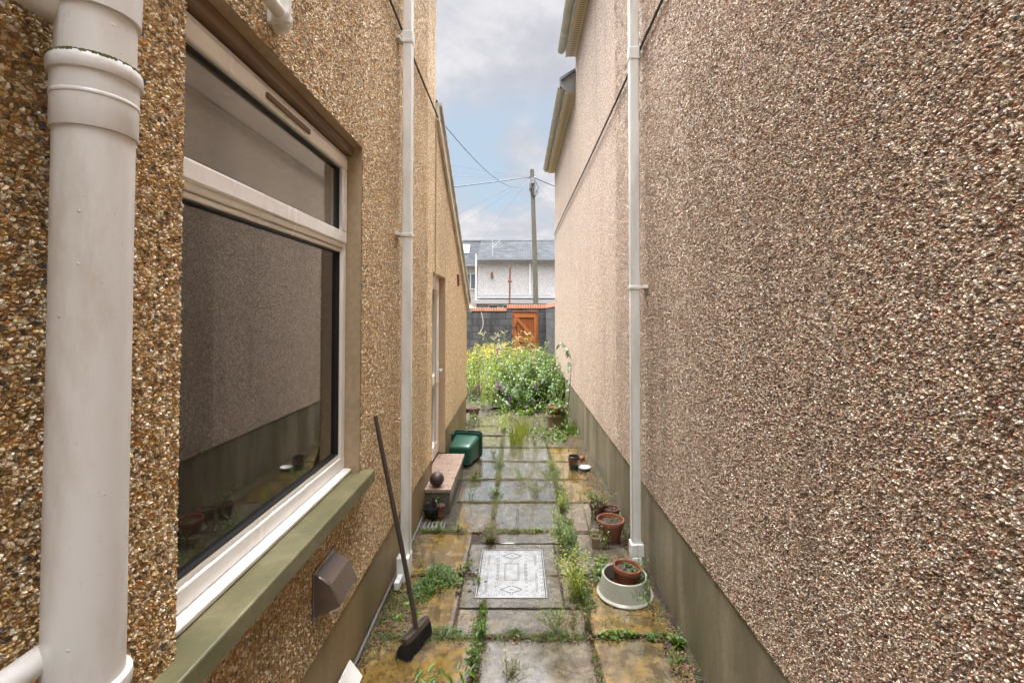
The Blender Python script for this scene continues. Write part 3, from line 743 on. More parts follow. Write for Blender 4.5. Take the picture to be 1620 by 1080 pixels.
def downpipe(name, label, cx, cy, sx, ztop, joints, clip, label_shoe=None, floor=0.03):
    o = thing(name, label, 'drainpipe', (cx, cy, 0)); hx, hy = .0325, .029
    mb = MB(); mb.box(cx-hx, cx+hx, cy-hy, cy+hy, floor, ztop); mb.build('pipe', M['downpipe'], o, bevel=.007)
    for z in joints:
        mb = MB(); mb.box(cx-hx-.004, cx+hx+.004, cy-hy-.004, cy+hy+.004, z-.075, z+.01); mb.build('socket', M['downpipe'], o, bevel=.004)
    for z in clip:
        mb = MB(); mb.box(cx-hx-.005, cx+hx+.005, cy-hy-.005, cy+hy+.005, z-.012, z+.012)
        mb.box(min(cx+sx*hx, cx+sx*.085), max(cx+sx*hx, cx+sx*.085), cy-.010, cy+.020, z-.010, z+.014)
        mb.box(min(cx+sx*.04, cx+sx*.085), max(cx+sx*.04, cx+sx*.085), cy-.075, cy-.011, z-.009, z+.013)
        mb.build('clip', M['upvc'], o, bevel=.003)
    return o
dl = downpipe('downpipe', 'square white downpipe on the golden left wall, behind the leaning broom', -.748, 3.16, -1, 5.15, [3.66], [3.60, 2.28], floor=.02)
mb = MB(); mb.box(-.79, -.712, 3.08, 3.2, .0, .16); mb.box(-.78, -.745, 2.98, 3.08, .01, .06); mb.build('shoe', M['downpipe'], dl, bevel=.006)
dr = downpipe('downpipe', 'square white downpipe on the speckled right wall, ending behind the cream basin', .812, 3.25, 1, 5.7, [3.60], [1.93], floor=.13)
mb = MB(); mb.box(.772, .858, 3.205, 3.295, .10, .185); mb.box(.778, .84, 3.20, 3.29, .02, .10); mb.build('shoe', M['downpipe'], dr, bevel=.006)

cb = MB(); cb.tube([(-.792, y, 3.70+.012*math.sin(y*1.3)) for y in np.linspace(-1, 4.6, 30)], .008, 8)
tag(cb.build('wall_cable', M['cable'], loc=(-.79, 4.6, 3.70)), 'dark cable running along the golden wall up to its corner', 'cable')
cb = MB(); cb.tube([(.866, y, 3.62+.01*math.sin(y*.9)) for y in np.linspace(-1, 11.1, 50)], .009, 8)
tag(cb.build('wall_cable', M['cable'], loc=(.866, 5, 3.62)), 'dark cable running the length of the speckled right wall behind the downpipe', 'cable')
cb = MB(); cb.tube([(-.806, y, .022+.006*math.sin(y*5)) for y in np.linspace(1.9, 4.0, 40)], .009, 8)
tag(cb.build('conduit', M['conduit'], loc=(-.806, 2.9, .02)), 'grey conduit lying along the foot of the left wall', 'conduit')
# vent cowl
vc = thing('vent_cowl', 'brown plastic flue cowl on the left wall below the window sill', 'vent', (-.81, 1.98, .62))
prof = [(-.815, .71), (-.742, .672), (-.705, .59), (-.715, .57), (-.815, .535)]
mb = MB(); mb.prism(prof, 1, 1.89, 2.09); mb.build('hood', M['brownplastic'], vc, bevel=.007)
mb = MB(); mb.box(-.816, -.806, 1.875, 2.105, .52, .722); mb.build('back_plate', M['brownplastic'], vc, bevel=.003)
av = MB(); av.box(-.815, -.79, 6.27, 6.36, 2.12, 2.28)
for k in range(5): av.box(-.79, -.784, 6.275, 6.355, 2.135+k*.028, 2.15+k*.028)
tag(av.build('air_vent', M['terra'], loc=(-.80, 6.3, 2.2), bevel=.003), 'small reddish wall vent high on the lean-to beyond the door', 'vent')
tr = MB()
Mx = Matrix.Translation((-.765, 2.0, .055)) @ Matrix.Rotation(R(-48), 4, 'Y')
Mx = Matrix.Translation((-.775, 1.95, .055)) @ Matrix.Rotation(R(52), 4, 'Y')
tr.box(-.05, .05, -.4, .33, -.004, .004, Mx)
tag(tr.build('board', M['upvcwin'], loc=(-.775, 1.95, 0), bevel=.002), 'white plastic board lying against the foot of the left wall', 'board')

# ------------------------------------------------------------------ broom
br = thing('broom', 'old dark broom leaning on the left wall with its head on the slabs', 'broom', (-.53, 2.47, 0))
hb, ht = Vector((-.529, 2.485, .10)), Vector((-.792, 2.63, 1.178))
mb = MB(); pts = [hb.lerp(ht, q)+Vector((.004*math.sin(q*5), 0, 0)) for q in np.linspace(0, 1, 14)]
mb.tube(pts, [.0125]*13+[.011], 14); mb.build('handle', M['broomwood'], br)
A, B = Vector((-.573, 2.40, .088)), Vector((-.497, 2.60, .083)); ax = (B-A).normalized(); upv = (ht-hb).normalized()
sidev = ax.cross(upv).normalized(); upv = sidev.cross(ax).normalized(); mid = (A+B)/2
Mx = Matrix((( *sidev, 0), (*ax, 0), (*upv, 0), (0, 0, 0, 1))).transposed(); Mx = Matrix.Translation(mid) @ Mx
mb = MB(); L2 = (B-A).length/2
vs = []
for yy, w_ in ((-L2, .018), (-L2*.75, .028), (L2*.75, .028), (L2, .018)):
    vs += [Mx @ Vector((-w_, yy, -.012)), Mx @ Vector((w_, yy, -.012)), Mx @ Vector((w_*.8, yy, .018)), Mx @ Vector((-w_*.8, yy, .018))]
fs = [(0, 3, 2, 1), (12, 13, 14, 15)]
for k in range(3):
    for q in range(4): fs.append((k*4+q, k*4+(q+1) % 4, k*4+4+(q+1) % 4, k*4+4+q))
mb.add(vs, fs); mb.build('head', M['broomwood'], br, bevel=.004)
mb = MB()
for i in range(1500):
    yy = random.uniform(-L2*.97, L2*.97); xx = random.uniform(-.026, .026)
    p0 = Mx @ Vector((xx, yy, -.01))
    sp_ = Vector((xx*.7+random.gauss(0, .007)-.012, yy*.05+random.gauss(0, .008), 0))
    p2 = Vector((p0.x, p0.y, .003))+Vector((sidev.x, sidev.y, 0))*sp_.x+Vector((ax.x, ax.y, 0))*sp_.y
    p1 = p0.lerp(p2, .5)+Vector((sidev.x, sidev.y, 0))*sp_.x*.15
    mb.tube([p0, p1, p2], [.0016, .0014, .0008], 3, cap=False)
mb.build('bristles', M['bristle'], br, smooth=False)

# ------------------------------------------------------------------ pots
def pot(label, x, y, r, h, m=None, rb=None, soil=.82, z=0, rim=.014, cat='flower pot', lean=None, name='flower_pot', group=None):
    m = m or M['terra']; rb = rb or r*.66
    o = thing(name, label, cat, (x, y, z), group)
    Mx = Matrix.Rotation(lean[0], 4, lean[1]) if lean else None
    rh_ = h*.22; ri = r-rim*.35
    p = [(rb*.02, 0), (rb, 0), (rb+.002, .002), (r*.90, h-rh_), (r*.98, h-rh_+.002), (r, h-rh_+.006), (r, h-.005), (r-.002, h), (r-rim*.7, h), (r-rim*.9, h-.004), (r*.90-rim*.6, h*soil-.02)]
    mb = MB(); mb.lathe(p, (x, y, z), 48, Mx); mb.build('pot', m, o)
    mb = MB(); n = 22; vs = [(x, y, z+h*soil+.004)]
    for rr in (.35, .7, 1):
        for i in range(n):
            a = 2*math.pi*i/n; q = Vector(((r*.92-rim*.6)*rr*math.cos(a), (r*.92-rim*.6)*rr*math.sin(a), h*soil+random.uniform(-.004, .004)))
            if Mx: q = Mx @ q
            vs.append((x+q.x, y+q.y, z+q.z))
    fs = [(0, 1+i, 1+(i+1) % n) for i in range(n)]
    for k in range(2):
        for i in range(n): a = 1+k*n+i; b = 1+k*n+(i+1) % n; fs.append((a, a+n, b+n, b))
    mb.add(vs, fs)
    for i in range(int(60*r/.1)):
        a = random.uniform(0, 6.28); q = random.uniform(0, r*.75); s_ = random.uniform(.002, .006)
        mb.box(x+q*math.cos(a)-s_, x+q*math.cos(a)+s_, y+q*math.sin(a)-s_, y+q*math.sin(a)+s_, z+h*soil-.004, z+h*soil+s_)
    mb.build('soil', M['soil'], o, angle=0)
    return o
bs = thing('basin', 'cream round basin with flared foot, holding a terracotta pot beside the right downpipe', 'basin', (.67, 2.97, 0))
mb = MB(); mb.lathe([(.168, .0), (.174, .004), (.174, .010), (.166, .016), (.160, .020), (.150, .06), (.140, .105), (.137, .118), (.131, .122), (.126, .117), (.128, .10), (.14, .04), (.145, .012), (.02, .010)], (.67, 2.97, .003), 72)
mb.build('bowl', M['basin'], bs)
mb = MB(); mb.disc((.67, 2.97, .02), .143); mb.build('soil', M['soil'], bs)
pot('terracotta pot of soil sitting inside the cream basin', .675, 2.96, .088, .155, soil=.86, z=.022, lean=(R(4), 'Y'))
pot('wide red terracotta pot with bare soil, just beyond the basin', .72, 3.67, .108, .16, soil=.8)
pot('tiny pale terracotta pot beside the wide red pot', .585, 3.55, .038, .08, M['terramoss'], soil=.75, rim=.008)
pot('dark terracotta pot of withered plants behind the wide red pot', .69, 4.08, .075, .115, M['terradark'], soil=.85)
pot('brown pot pushed against the right wall, trailing brown stalks', .80, 4.02, .07, .10, M['terradark'], soil=.85)
pot('mossy stoneware pot carrying a second pot, near the shrubs on the right', .60, 7.32, .165, .20, M['terramoss'], rb=.13, soil=.8)
pot('terracotta bowl pot stacked in the mossy stoneware pot', .61, 7.32, .155, .14, M['terra'], rb=.115, soil=.85, z=.165)
pot('brown tapered pot on the left at the end of the passage', -.735, 7.92, .097, .165, M['terradark'], soil=.9)
np_ = thing('flower_pot', 'small brown and green pot with a black liner, alone on the right', 'flower pot', (.635, 5.33, 0))
mb = MB(); mb.lathe([(.01, 0), (.05, 0), (.053, .003), (.060, .055), (.0575, .056)], (.635, 5.33, 0), 40); mb.build('pot_base', M['darkgreen'], np_)
mb = MB(); mb.lathe([(.058, .0565), (.0605, .0565), (.064, .10), (.068, .104), (.068, .122), (.060, .122), (.058, .10)], (.635, 5.33, 0), 40); mb.build('pot', M['terradark'], np_)
mb = MB(); mb.lathe([(.05, .05), (.056, .124), (.062, .128), (.062, .140), (.056, .142), (.052, .12), (.045, .07), (.005, .06)], (.635, 5.33, 0), 40); mb.build('liner', M['black'], np_)
ds = MB(); ds.lathe([(.001, .012), (.035, .010), (.052, .016), (.066, .030), (.068, .028), (.052, .008), (.03, .0), (.001, .0)], (.745, 5.27, .012), 36, wob=.04)
tag(ds.build('dish', M['whitedish'], loc=(.745, 5.27, 0)), 'small white dish beside the brown and green pot', 'dish')
sh = MB(); sh.lathe([(.03, .0), (.036, .02), (.028, .036), (.01, .042), (.001, .043)], (.765, 5.62, .01), 24, wob=.1)
tag(sh.build('clay_lump', M['terra'], loc=(.765, 5.62, 0)), 'small orange clay lump behind the white dish', 'clay lump')
# ball and gully things
bl_ = MB()
n = 24; bl_.lathe([(.064*math.sin(math.pi*i/n), .064-.064*math.cos(math.pi*i/n)) for i in range(n+1)], (-.725, 4.235, .203), 40)
tag(bl_.build('ball', M['ball'], loc=(-.725, 4.235, .203)), 'dark rusty ball resting on the doorstep', 'ball')
pot('small dark upturned pot below the end of the doorstep', -.665, 4.08, .036, .10, M['terradark'], rb=.034, soil=.97, rim=.02)
hp = thing('drain_gully', 'black plastic drain gully at the foot of the left wall before the doorstep', 'drain', (-.745, 4.03, 0))
mb = MB(); mb.lathe([(.045, .02), (.062, .07), (.068, .075), (.07, .10), (.064, .10), (.060, .076), (.05, .05), (.002, .05)], (-.745, 4.05, 0), 30); mb.build('hopper', M['black'], hp)
mb = MB(); mb.box(-.80, -.60, 3.84, 3.96, -.01, .012); mb.build('slab', M['conduit'], hp, bevel=.004)
mb = MB()
for k in range(6): mb.box(-.79+k*.033, -.775+k*.033, 3.85, 3.95, .0125, .018)
mb.build('grate', M['black'], hp, bevel=.002)

# green caddy lying on its side
cd = thing('caddy_bin', 'green plastic caddy bin lying on its side beyond the doorstep', 'bin', (-.63, 5.55, 0))
def rrect(w_, h_, r, n=5):
    out = []
    for cx_, cy_, a0 in ((w_/2-r, h_/2-r, 0), (-w_/2+r, h_/2-r, 90), (-w_/2+r, -h_/2+r, 180), (w_/2-r, -h_/2+r, 270)):
        for i in range(n+1):
            a = R(a0+90*i/n); out.append((cx_+r*math.cos(a), cy_+r*math.sin(a)))
    return out
yaw = R(-9); base = Vector((-.665, 5.38, 0)); dv_ = Vector((-math.sin(yaw), math.cos(yaw), 0)); sv = Vector((math.cos(yaw), math.sin(yaw), 0))
def sect(mb_sections):
    vs = []; N = None
    for (tt, w_, h_, r, zc_) in mb_sections:
        pr = rrect(w_, h_, r); N = len(pr)
        for (a, b) in pr:
            p = base+dv_*tt+sv*a; vs.append((p.x, p.y, zc_+b))
    fs = [(j*N+i, j*N+(i+1) % N, (j+1)*N+(i+1) % N, (j+1)*N+i) for j in range(len(mb_sections)-1) for i in range(N)]
    return vs, fs, N
mb = MB(); secs = [(-.004, .20, .16, .03, .125), (0, .235, .20, .035, .125), (.012, .25, .212, .035, .126), (.10, .268, .232, .035, .132), (.34, .315, .275, .04, .149), (.342, .307, .267, .04, .149), (.05, .24, .20, .03, .13)]
vs, fs, N = sect(secs); fs.append(tuple(range(N))); fs.append(tuple(range(6*N, 7*N))); mb.add(vs, fs); mb.build('body', M['green'], cd, angle=50)
mb = MB(); secs = [(.325, .314, .274, .04, .149), (.325, .348, .306, .05, .155), (.352, .352, .31, .05, .155), (.352, .30, .26, .04, .15)]
vs, fs, N = sect(secs); mb.add(vs, fs); mb.build('rim', M['darkgreen'], cd)
mb = MB(); secs = [(.358, .06, .06, .02, .15), (.356, .36, .325, .05, .165), (.375, .362, .327, .05, .165), (.395, .30, .26, .04, .165), (.396, .02, .02, .008, .165)]
vs, fs, N = sect(secs); mb.add(vs, fs); mb.build('lid', M['darkgreen'], cd)
mb = MB(); p0 = base+dv_*.335+Vector((0, 0, .31)); mb.tube([p0-sv*.02, p0+sv*.02+Vector((0, .03, .035)), p0+sv*.07+Vector((0, .07, .085)), p0+sv*.075+Vector((0, .09, .03))], .008, 8); mb.build('handle', M['conduit'], cd)
mb = MB(); p0 = base+dv_*.34-sv*.17; mb.box(p0.x-.03, p0.x+.01, p0.y-.02, p0.y+.03, .20, .29); mb.build('hinge', M['darkgreen'], cd, bevel=.005)

# ------------------------------------------------------------------ garden wall, gate
gw = thing('garden_wall', 'sooty concrete block wall with red brick coping behind the garden', 'garden wall', (-1, 15.7, 0))
GX0, GX1 = -.17, .68
mb = MB(); mb.box(-7, -.36, 15.7, 15.9, -.05, 1.83); mb.box(-.36, GX0-.02, 15.7, 15.9, -.05, 1.92); mb.box(GX1+.02, .97, 15.7, 15.9, -.05, 1.92); mb.box(GX0-.02, GX1+.02, 15.7, 15.9, 1.85, 1.92)
mb.build('blockwork', M['block'], gw)
mb = MB(); mb.box(-7, -.362, 15.68, 15.92, 1.832, 1.94); mb.box(-.36, 1.1, 15.68, 15.92, 1.922, 2.045); mb.build('coping', M['coping'], gw, bevel=.005)
gs = thing('garden_wall', 'grey streaked block side wall running from the right house to the gate', 'garden wall', (.95, 13.4, 0))
mb = MB(); mb.box(.935, 1.12, 11.12, 15.69, -.05, 1.92); mb.build('blockwork', M['block'], gs)
mb = MB(); mb.box(.92, 1.13, 11.12, 15.67, 1.922, 2.045); mb.build('coping', M['coping'], gs, bevel=.005)
gt = thing('gate', 'orange stained wooden ledged and braced gate in the block wall', 'gate', (.25, 15.72, 0))
mb = MB(); nb = 7; bw = (GX1-GX0-.08)/nb
for i in range(nb): mb.box(GX0+.04+i*bw+.003, GX0+.04+(i+1)*bw-.003, 15.745, 15.77, .03, 1.80)
mb.build('boards', M['gate'], gt, smooth=False)
mb = MB(); mb.box(GX0+.041, GX1-.041, 15.771, 15.776, .03, 1.8); mb.build('groove_shade', M['grooveshade'], gt)  # dark sheet added as the shade in the board gaps
mb = MB()
mb.box(GX0-.015, GX0+.038, 15.70, 15.78, 0, 1.845); mb.box(GX1-.038, GX1+.015, 15.70, 15.78, 0, 1.845); mb.box(GX0+.038, GX1-.038, 15.70, 15.78, 1.802, 1.845); mb.build('gate_frame', M['gate'], gt, bevel=.004)
mb = MB()
for za, zb in ((1.62, 1.76), (.80, .95), (.08, .24)): mb.box(GX0+.05, GX1-.05, 15.715, 15.744, za, zb)
for sx in (GX0+.045, GX1-.13): mb.box(sx, sx+.085, 15.717, 15.743, .245, .795); mb.box(sx, sx+.085, 15.717, 15.743, .955, 1.615)
mb.build('ledges', M['gatelight'], gt, bevel=.003)
mb = MB()
for za, zb in ((.955, 1.615), (.245, .795)):
    x0_, x1_ = GX0+.135, GX1-.135
    mb.prism([(x0_, zb), (x0_, zb-.09), (x1_-.07, za), (x1_, za), (x1_, za+.05), (x0_+.05, zb)], 1, 15.7165, 15.7425)
mb.build('braces', M['gatelight'], gt, smooth=False)
mb = MB(); mb.box(GX0+.10, GX0+.13, 15.700, 15.714, 1.22, 1.40); mb.box(GX0-.06, GX0+.12, 15.69, 15.700, 1.28, 1.30); mb.build('latch', M['black'], gt)
MB().box(GX0-.05, GX0+.02, 15.685, 15.699, .99, 1.03).build('hinge', M['black'], gt)
cb = MB(); cb.tube([(-1.22+.02*i-.36*(i/14)**2.2, 15.66, 1.80-.72*(i/14)**.8) for i in range(15)], .014, 6)
tag(cb.build('cord', M['whiteline'], loc=(-1.2, 15.66, 1.8)), 'white cord hanging down the block wall left of the gate', 'cord')
rp = MB(); rp.tube([(-.33, 17.2, 0), (-.28, 17.2, 3.45)], .032, 10); rp.tube([(-.36, 17.2, 2.95), (-.22, 17.2, 2.95)], .045, 8)
tag(rp.build('clothes_post', M['rust'], loc=(-.33, 17.2, 0)), 'rusty post standing up behind the garden wall', 'post')

# ------------------------------------------------------------------ far house
fh = thing('house', 'distant pale rendered house with a blue grey slate roof beyond the garden wall', 'house', (1, 30, 0))
mb = MB(); mb.box(-2.55, 12, 30, 34, 0, 5.12); mb.build('wall', M['dashFar'], fh)
mb = MB(); mb.box(-12, -2.56, 31.2, 34, 0, 5.0); mb.build('rear_wall', M['dashFar'], fh)
mb = MB(); mb.box(-12, 12, 33.95, 34.1, 0, 6.9); mb.box(-2.6, 12, 29.4, 29.98, -.05, 2.35); mb.build('lower_wall', M['whiterender'], fh)
mb = MB(); mb.box(-2.7, 12, 29.2, 29.98, 2.36, 2.62); mb.box(-2.6, 12, 29.35, 29.98, 2.70, 2.82); mb.box(-2.65, 12, 29.8, 29.97, 5.02, 5.16); mb.box(-12, -2.6, 31.0, 31.18, 4.75, 4.88); mb.build('fascia', M['whiterender'], fh, bevel=.01)
mb = MB(); mb.box(-2.5, 2.1, 29.6, 29.98, 2.83, 2.92); mb.box(3.0, 12, 29.6, 29.98, 2.83, 2.92); mb.build('lead_flashing', M['lead'], fh)
mb = MB(); mb.add([(-2.62, 29.75, 5.2), (12, 29.75, 5.2), (12, 33.5, 6.98), (-2.62, 33.5, 6.98)], [(0, 1, 2, 3)]); mb.add([(-12, 30.9, 4.92), (-2.63, 30.9, 4.92), (-2.63, 33.5, 6.98), (-12, 33.5, 6.98)], [(0, 1, 2, 3)])
mb.build('roof', M['slate'], fh)
mb = MB(); mb.box(-12, 12, 33.4, 33.6, 6.95, 7.02); mb.box(-2.7, 12, 29.68, 29.78, 5.17, 5.26); mb.box(-12, -2.66, 30.82, 30.92, 4.89, 4.97); mb.build('ridge_and_gutter', M['lead'], fh)
mb = MB(); mb.add([(-3.9, 32.1, 5.92), (-3.35, 32.1, 5.92), (-3.35, 33.0, 6.64), (-3.9, 33.0, 6.64)], [(0, 1, 2, 3)]); mb.build('skylight', M['farglass'], fh)
def fwin(x0, x1, z0, z1, y, mull):
    mb = MB(); frame = M['upvc']
    for a in ((x0, x1, z0, z0+.07), (x0, x1, z1-.07, z1), (x0, x0+.07, z0+.07, z1-.07), (x1-.07, x1, z0+.07, z1-.07)): mb.box(a[0], a[1], y-.05, y-.002, a[2], a[3])
    for m_ in mull: mb.box(m_-.035, m_+.035, y-.05, y-.002, z0+.07, z1-.07)
    wdw = mb.build('window', frame, fh); mb = MB(); mb.box(x0+.06, x1-.06, y-.02, y-.004, z0+.06, z1-.06); mb.build('pane', M['farglass'], wdw)
fwin(-4.1, -2.75, 3.35, 4.45, 31.2, [-3.15]); fwin(-1.85, -1.2, 1.3, 2.32, 29.4, []); fwin(-.95, .9, 1.3, 2.32, 29.4, [-.3, .35])
for (x, z0_, z1_, r) in ((-2.62, 1.9, 5.52, .05), (.78, 2.82, 5.1, .045)):
    mb = MB(); mb.box(x-r, x+r, 29.32, 29.42, z0_, z1_) if x < 0 else mb.box(x-r, x+r, 29.88, 29.97, z0_, z1_); mb.build('vent_pipe' if x < 0 else 'drainpipe', M['upvc'], fh)
mb = MB(); mb.tube([(-1.65, 30.2, 4.3), (-1.62, 30.2, 6.5)], .022, 6); mb.tube([(-1.62, 30.2, 6.0), (-1.05, 30.1, 6.55)], .016, 6)
for k in range(6): q = .15+.14*k; p = Vector((-1.62, 30.2, 6.0)).lerp(Vector((-1.05, 30.1, 6.55)), q); mb.tube([p-Vector((.12, 0, -.12)), p+Vector((.12, 0, -.12))], .01, 4)
mb.build('aerial', M['whitedish'], fh)
mb = MB(); mb.box(-1.72, -1.58, 29.9, 29.98, 4.05, 4.4); mb.build('bracket', M['rust'], fh)
mb = MB(); mb.tube([(1.32, 31.0, 5.7), (1.32, 31.0, 6.45)], .09, 10); mb.build('flue', M['lead'], fh)
# little outbuilding roof seen at the foot of the lean-to
sd_ = thing('shed', 'low outbuilding with a shallow reddish roof behind the garden wall, far left', 'shed', (-3.5, 24, 0))
mb = MB(); mb.box(-5, -2.35, 24, 26, 0, 2.0); mb.build('wall', M['dashFar'], sd_)
mb = MB(); mb.add([(-5, 23.9, 2.05), (-2.3, 23.9, 2.05), (-3.2, 25, 2.62), (-5, 25, 2.62), (-2.3, 26.1, 2.05), (-5, 26.1, 2.05)], [(0, 1, 2, 3), (2, 4, 5, 3), (1, 4, 2)]); mb.build('roof', M['terramoss'], sd_, smooth=False)

# pole and wires
pp = thing('utility_pole', 'weathered wooden telegraph pole carrying overhead wires beyond the garden wall', 'telegraph pole', (.72, 18, 0))
mb = MB(); mb.tube([(.74, 18, 0), (.66, 18, 4), (.555, 18, 7.32)], [.11, .095, .078], 18); mb.build('pole', M['pole'], pp)
mb = MB(); mb.box(.50, .64, 17.84, 17.90, 6.75, 6.98); mb.box(.44, .68, 17.92, 18.12, 6.55, 6.72); mb.tube([(.42, 18, 7.02), (.70, 18, 7.02)], .03, 8); mb.tube([(.67, 17.9, 6.3), (.67, 17.9, 6.95)], .035, 8)
mb.build('terminal_box', M['lead'], pp)
mb = MB()
for k in range(5): mb.tube([(.56+.11*math.cos(k), 17.95, 6.9-.05*k), (.60+.2*math.cos(k*2.), 17.9, 6.6-.07*k), (.62, 17.9, 6.2)], .012, 5)
mb.build('cable_loops', M['cable'], pp)
def wire(label, a, b, r, sag=.1):
    a, b = Vector(a), Vector(b); mb = MB()
    mb.tube([a.lerp(b, q)-Vector((0, 0, sag*4*q*(1-q))) for q in np.linspace(0, 1, 20)], r, 6)
    tag(mb.build('overhead_wire', M['wire'], loc=a), label, 'overhead wire', 'wires meeting at the telegraph pole')
T = (.54, 18, 7.05)
wire('single wire sagging from the corner of the golden house to the pole', (-.79, 4.62, 3.70), T, .0045, .55)
wire('thick dark twisted cable running left from the pole', T, (-4.2, 14, 5.35), .016, .05)
wire('thick dark cable running right from the pole behind the right house', T, (4.5, 23, 7.2), .018, .1)
for i, (p, Y) in enumerate((((690, 255), 16), ((690, 268), 16), ((690, 276), 16), ((690, 352), 20), ((700, 372), 22), ((750, 392), 24), ((882, 330), 22), ((905, 320), 22))):
    names = ['uppermost thin wire fanning left from the pole', 'second thin wire fanning left from the pole, above the thick cable', 'third thin wire fanning left from the pole, just above the thick cable',
             'faint wire dropping gently left below the thick cable', 'faint wire dropping left towards the end of the slate roof', 'faint wire dropping steeply left to the slate roof',
             'thin wire dropping steeply right of the pole', 'thin wire dropping right of the pole towards the house wall']
    wire(names[i], T, ((p[0]-819)*Y/F, Y, H+(496-p[1])*Y/F), .0025, .05)

# ------------------------------------------------------------------ plants
def rnd(a, b): return random.uniform(a, b)
def curve(base, d0, L, n=8, grav=.3, wob=.04):
    p = Vector(base); d = Vector(d0).normalized(); pts = [p.copy()]
    for i in range(n):
        d = (d+Vector((rnd(-wob, wob), rnd(-wob, wob), -grav/n+rnd(-wob, wob)*.5))).normalized(); p = p+d*(L/n); pts.append(p.copy())
    return pts
def stalk(st, lf, base, d0, L, nl, ll, lw, grav=.2, r=.0025, tone=(.4, .8), start=.15, droop=.4, wob=.05, shape=0, taper=.5, up=.5, seg=3):
    pts = curve(base, d0, L, 9, grav, wob); m = len(pts)-1
    st.tube(pts, [r*(1-.7*i/m) for i in range(m+1)], 5, cap=False, tone=rnd(.2, 1))
    ang = rnd(0, 6.28)
    for k in range(nl):
        q = start+(1-start)*(k+.5)/nl; x = q*m; i = min(m-1, int(x)); p = pts[i].lerp(pts[i+1], x-i); d = (pts[i+1]-pts[i]).normalized()
        ang += 2.4; o = d.orthogonal().normalized(); o = Matrix.Rotation(ang, 3, d) @ o
        dd = (o+d*up+Vector((0, 0, .1))).normalized(); sc = 1-taper*abs(q-.35)
        lf.leaf(p, dd, Vector((0, 0, 1)), ll*sc*rnd(.75, 1.2), lw*sc*rnd(.8, 1.2), droop*rnd(.5, 1.5), rnd(.1, .35), seg, rnd(*tone), shape)
    return pts
def plant(name, label, cat, base, fn, mats=('leaf', 'stem'), group=None, extra=None):
    st, lf, ex = MB(), MB(), MB(); fn(st, lf, ex)
    o = thing(name, label, cat, tuple(base), group)
    if st.v: st.build('stem', M[mats[1]], o, angle=0)
    if lf.v: lf.build('foliage', M[mats[0]], o, angle=0)
    if ex.v: ex.build('flower', M[extra], o, angle=0)
    return o
def rosette(lf, b, n, L, w, tone=(.4, .8), lift=.5):
    a = rnd(0, 6)
    for i in range(n):
        a += 2.4; q = i/n
        lf.leaf(Vector(b)+Vector((0, 0, .004)), (math.cos(a), math.sin(a), lift*(.5+q)), (0, 0, 1), L*rnd(.7, 1.1)*(1-.3*q), w*rnd(.8, 1.2), .5, .2, 4, rnd(*tone), 2)
def tuft(lf, b, n, L, w=.003, tone=(.5, .95), spread=.35, sh=1):
    for i in range(n):
        a = rnd(0, 6.28); s_ = rnd(0, spread)
        p = Vector(b)+Vector((rnd(-1, 1), rnd(-1, 1), 0))*(.012 if L < .3 else .09)
        lf.leaf(p, (math.cos(a)*s_, math.sin(a)*s_, 1), (math.sin(a), -math.cos(a), 0), L*rnd(.5, 1.1), w*rnd(.8, 1.3), rnd(.1, .5), .2, 5, rnd(*tone), sh)
def carpet(lf, b, rx, ry, n, s, h=.03, tone=(.3, .7)):
    for i in range(n):
        a = rnd(0, 6.28); q = math.sqrt(rnd(0, 1)); x, y = b[0]+rx*q*math.cos(a), b[1]+ry*q*math.sin(a)
        hh = h*(1-q*q)*rnd(.2, 1.2)+.004; d = rnd(0, 6.28)
        lf.leaf((x, y, hh), (math.cos(d), math.sin(d), rnd(-.1, .8)), (0, 0, 1), s*rnd(.6, 1.4), s*rnd(.35, .6), .3, .2, 2, rnd(*tone))
def wispy(st, lf, b, L, n, d0=(0, 0, 1), tone=(.5, .9), lean=.5):
    for i in range(n):
        d = Vector(d0)+Vector((rnd(-lean, lean), rnd(-lean, lean), 0)); pts = curve(b, d, L*rnd(.6, 1), 8, .5, .1)
        st.tube(pts, [.0012]*len(pts), 3, cap=False, tone=rnd(.3, 1))
        for k in range(2, len(pts)):
            for q in range(3):
                e = pts[k]+Vector((rnd(-.04, .04), rnd(-.04, .04), rnd(0, .04))); st.tube([pts[k], e], .0007, 3, cap=False, tone=.8)
                lf.leaf(e, (rnd(-1, 1), rnd(-1, 1), rnd(0, 1)), (0, 0, 1), .012, .006, .2, .2, 2, rnd(*tone))

# joint growth: moss, seedlings and dead leaves nobody could count
jw, jd = MB(), MB()
def joint(x0, y0, x1, y1, dens, wdt, s=.010, brown=.5):
    L = math.hypot(x1-x0, y1-y0)
    ph = rnd(0, 6); 
    for i in range(int(L*dens*2.2)):
        q = rnd(0, 1)
        if math.sin(q*L*9+ph)+math.sin(q*L*23+ph*2)*.6+rnd(-.9, .9) < -.35: continue
        x, y = x0+(x1-x0)*q+random.gauss(0, wdt), y0+(y1-y0)*q+random.gauss(0, wdt); a = rnd(0, 6.28)
        if random.random() < brown: jd.leaf((x, y, rnd(-.002, .010)), (math.cos(a), math.sin(a), rnd(-.2, .5)), (0, 0, 1), s*rnd(.5, 1.6), s*rnd(.3, .7), .3, .2, 2, rnd(0, 1))
        else: jw.leaf((x, y, rnd(-.002, .012)), (math.cos(a), math.sin(a), rnd(0, 1.4)), (0, 0, 1), s*rnd(.6, 1.8), s*rnd(.3, .6), .3, .2, 2, rnd(.2, .8))
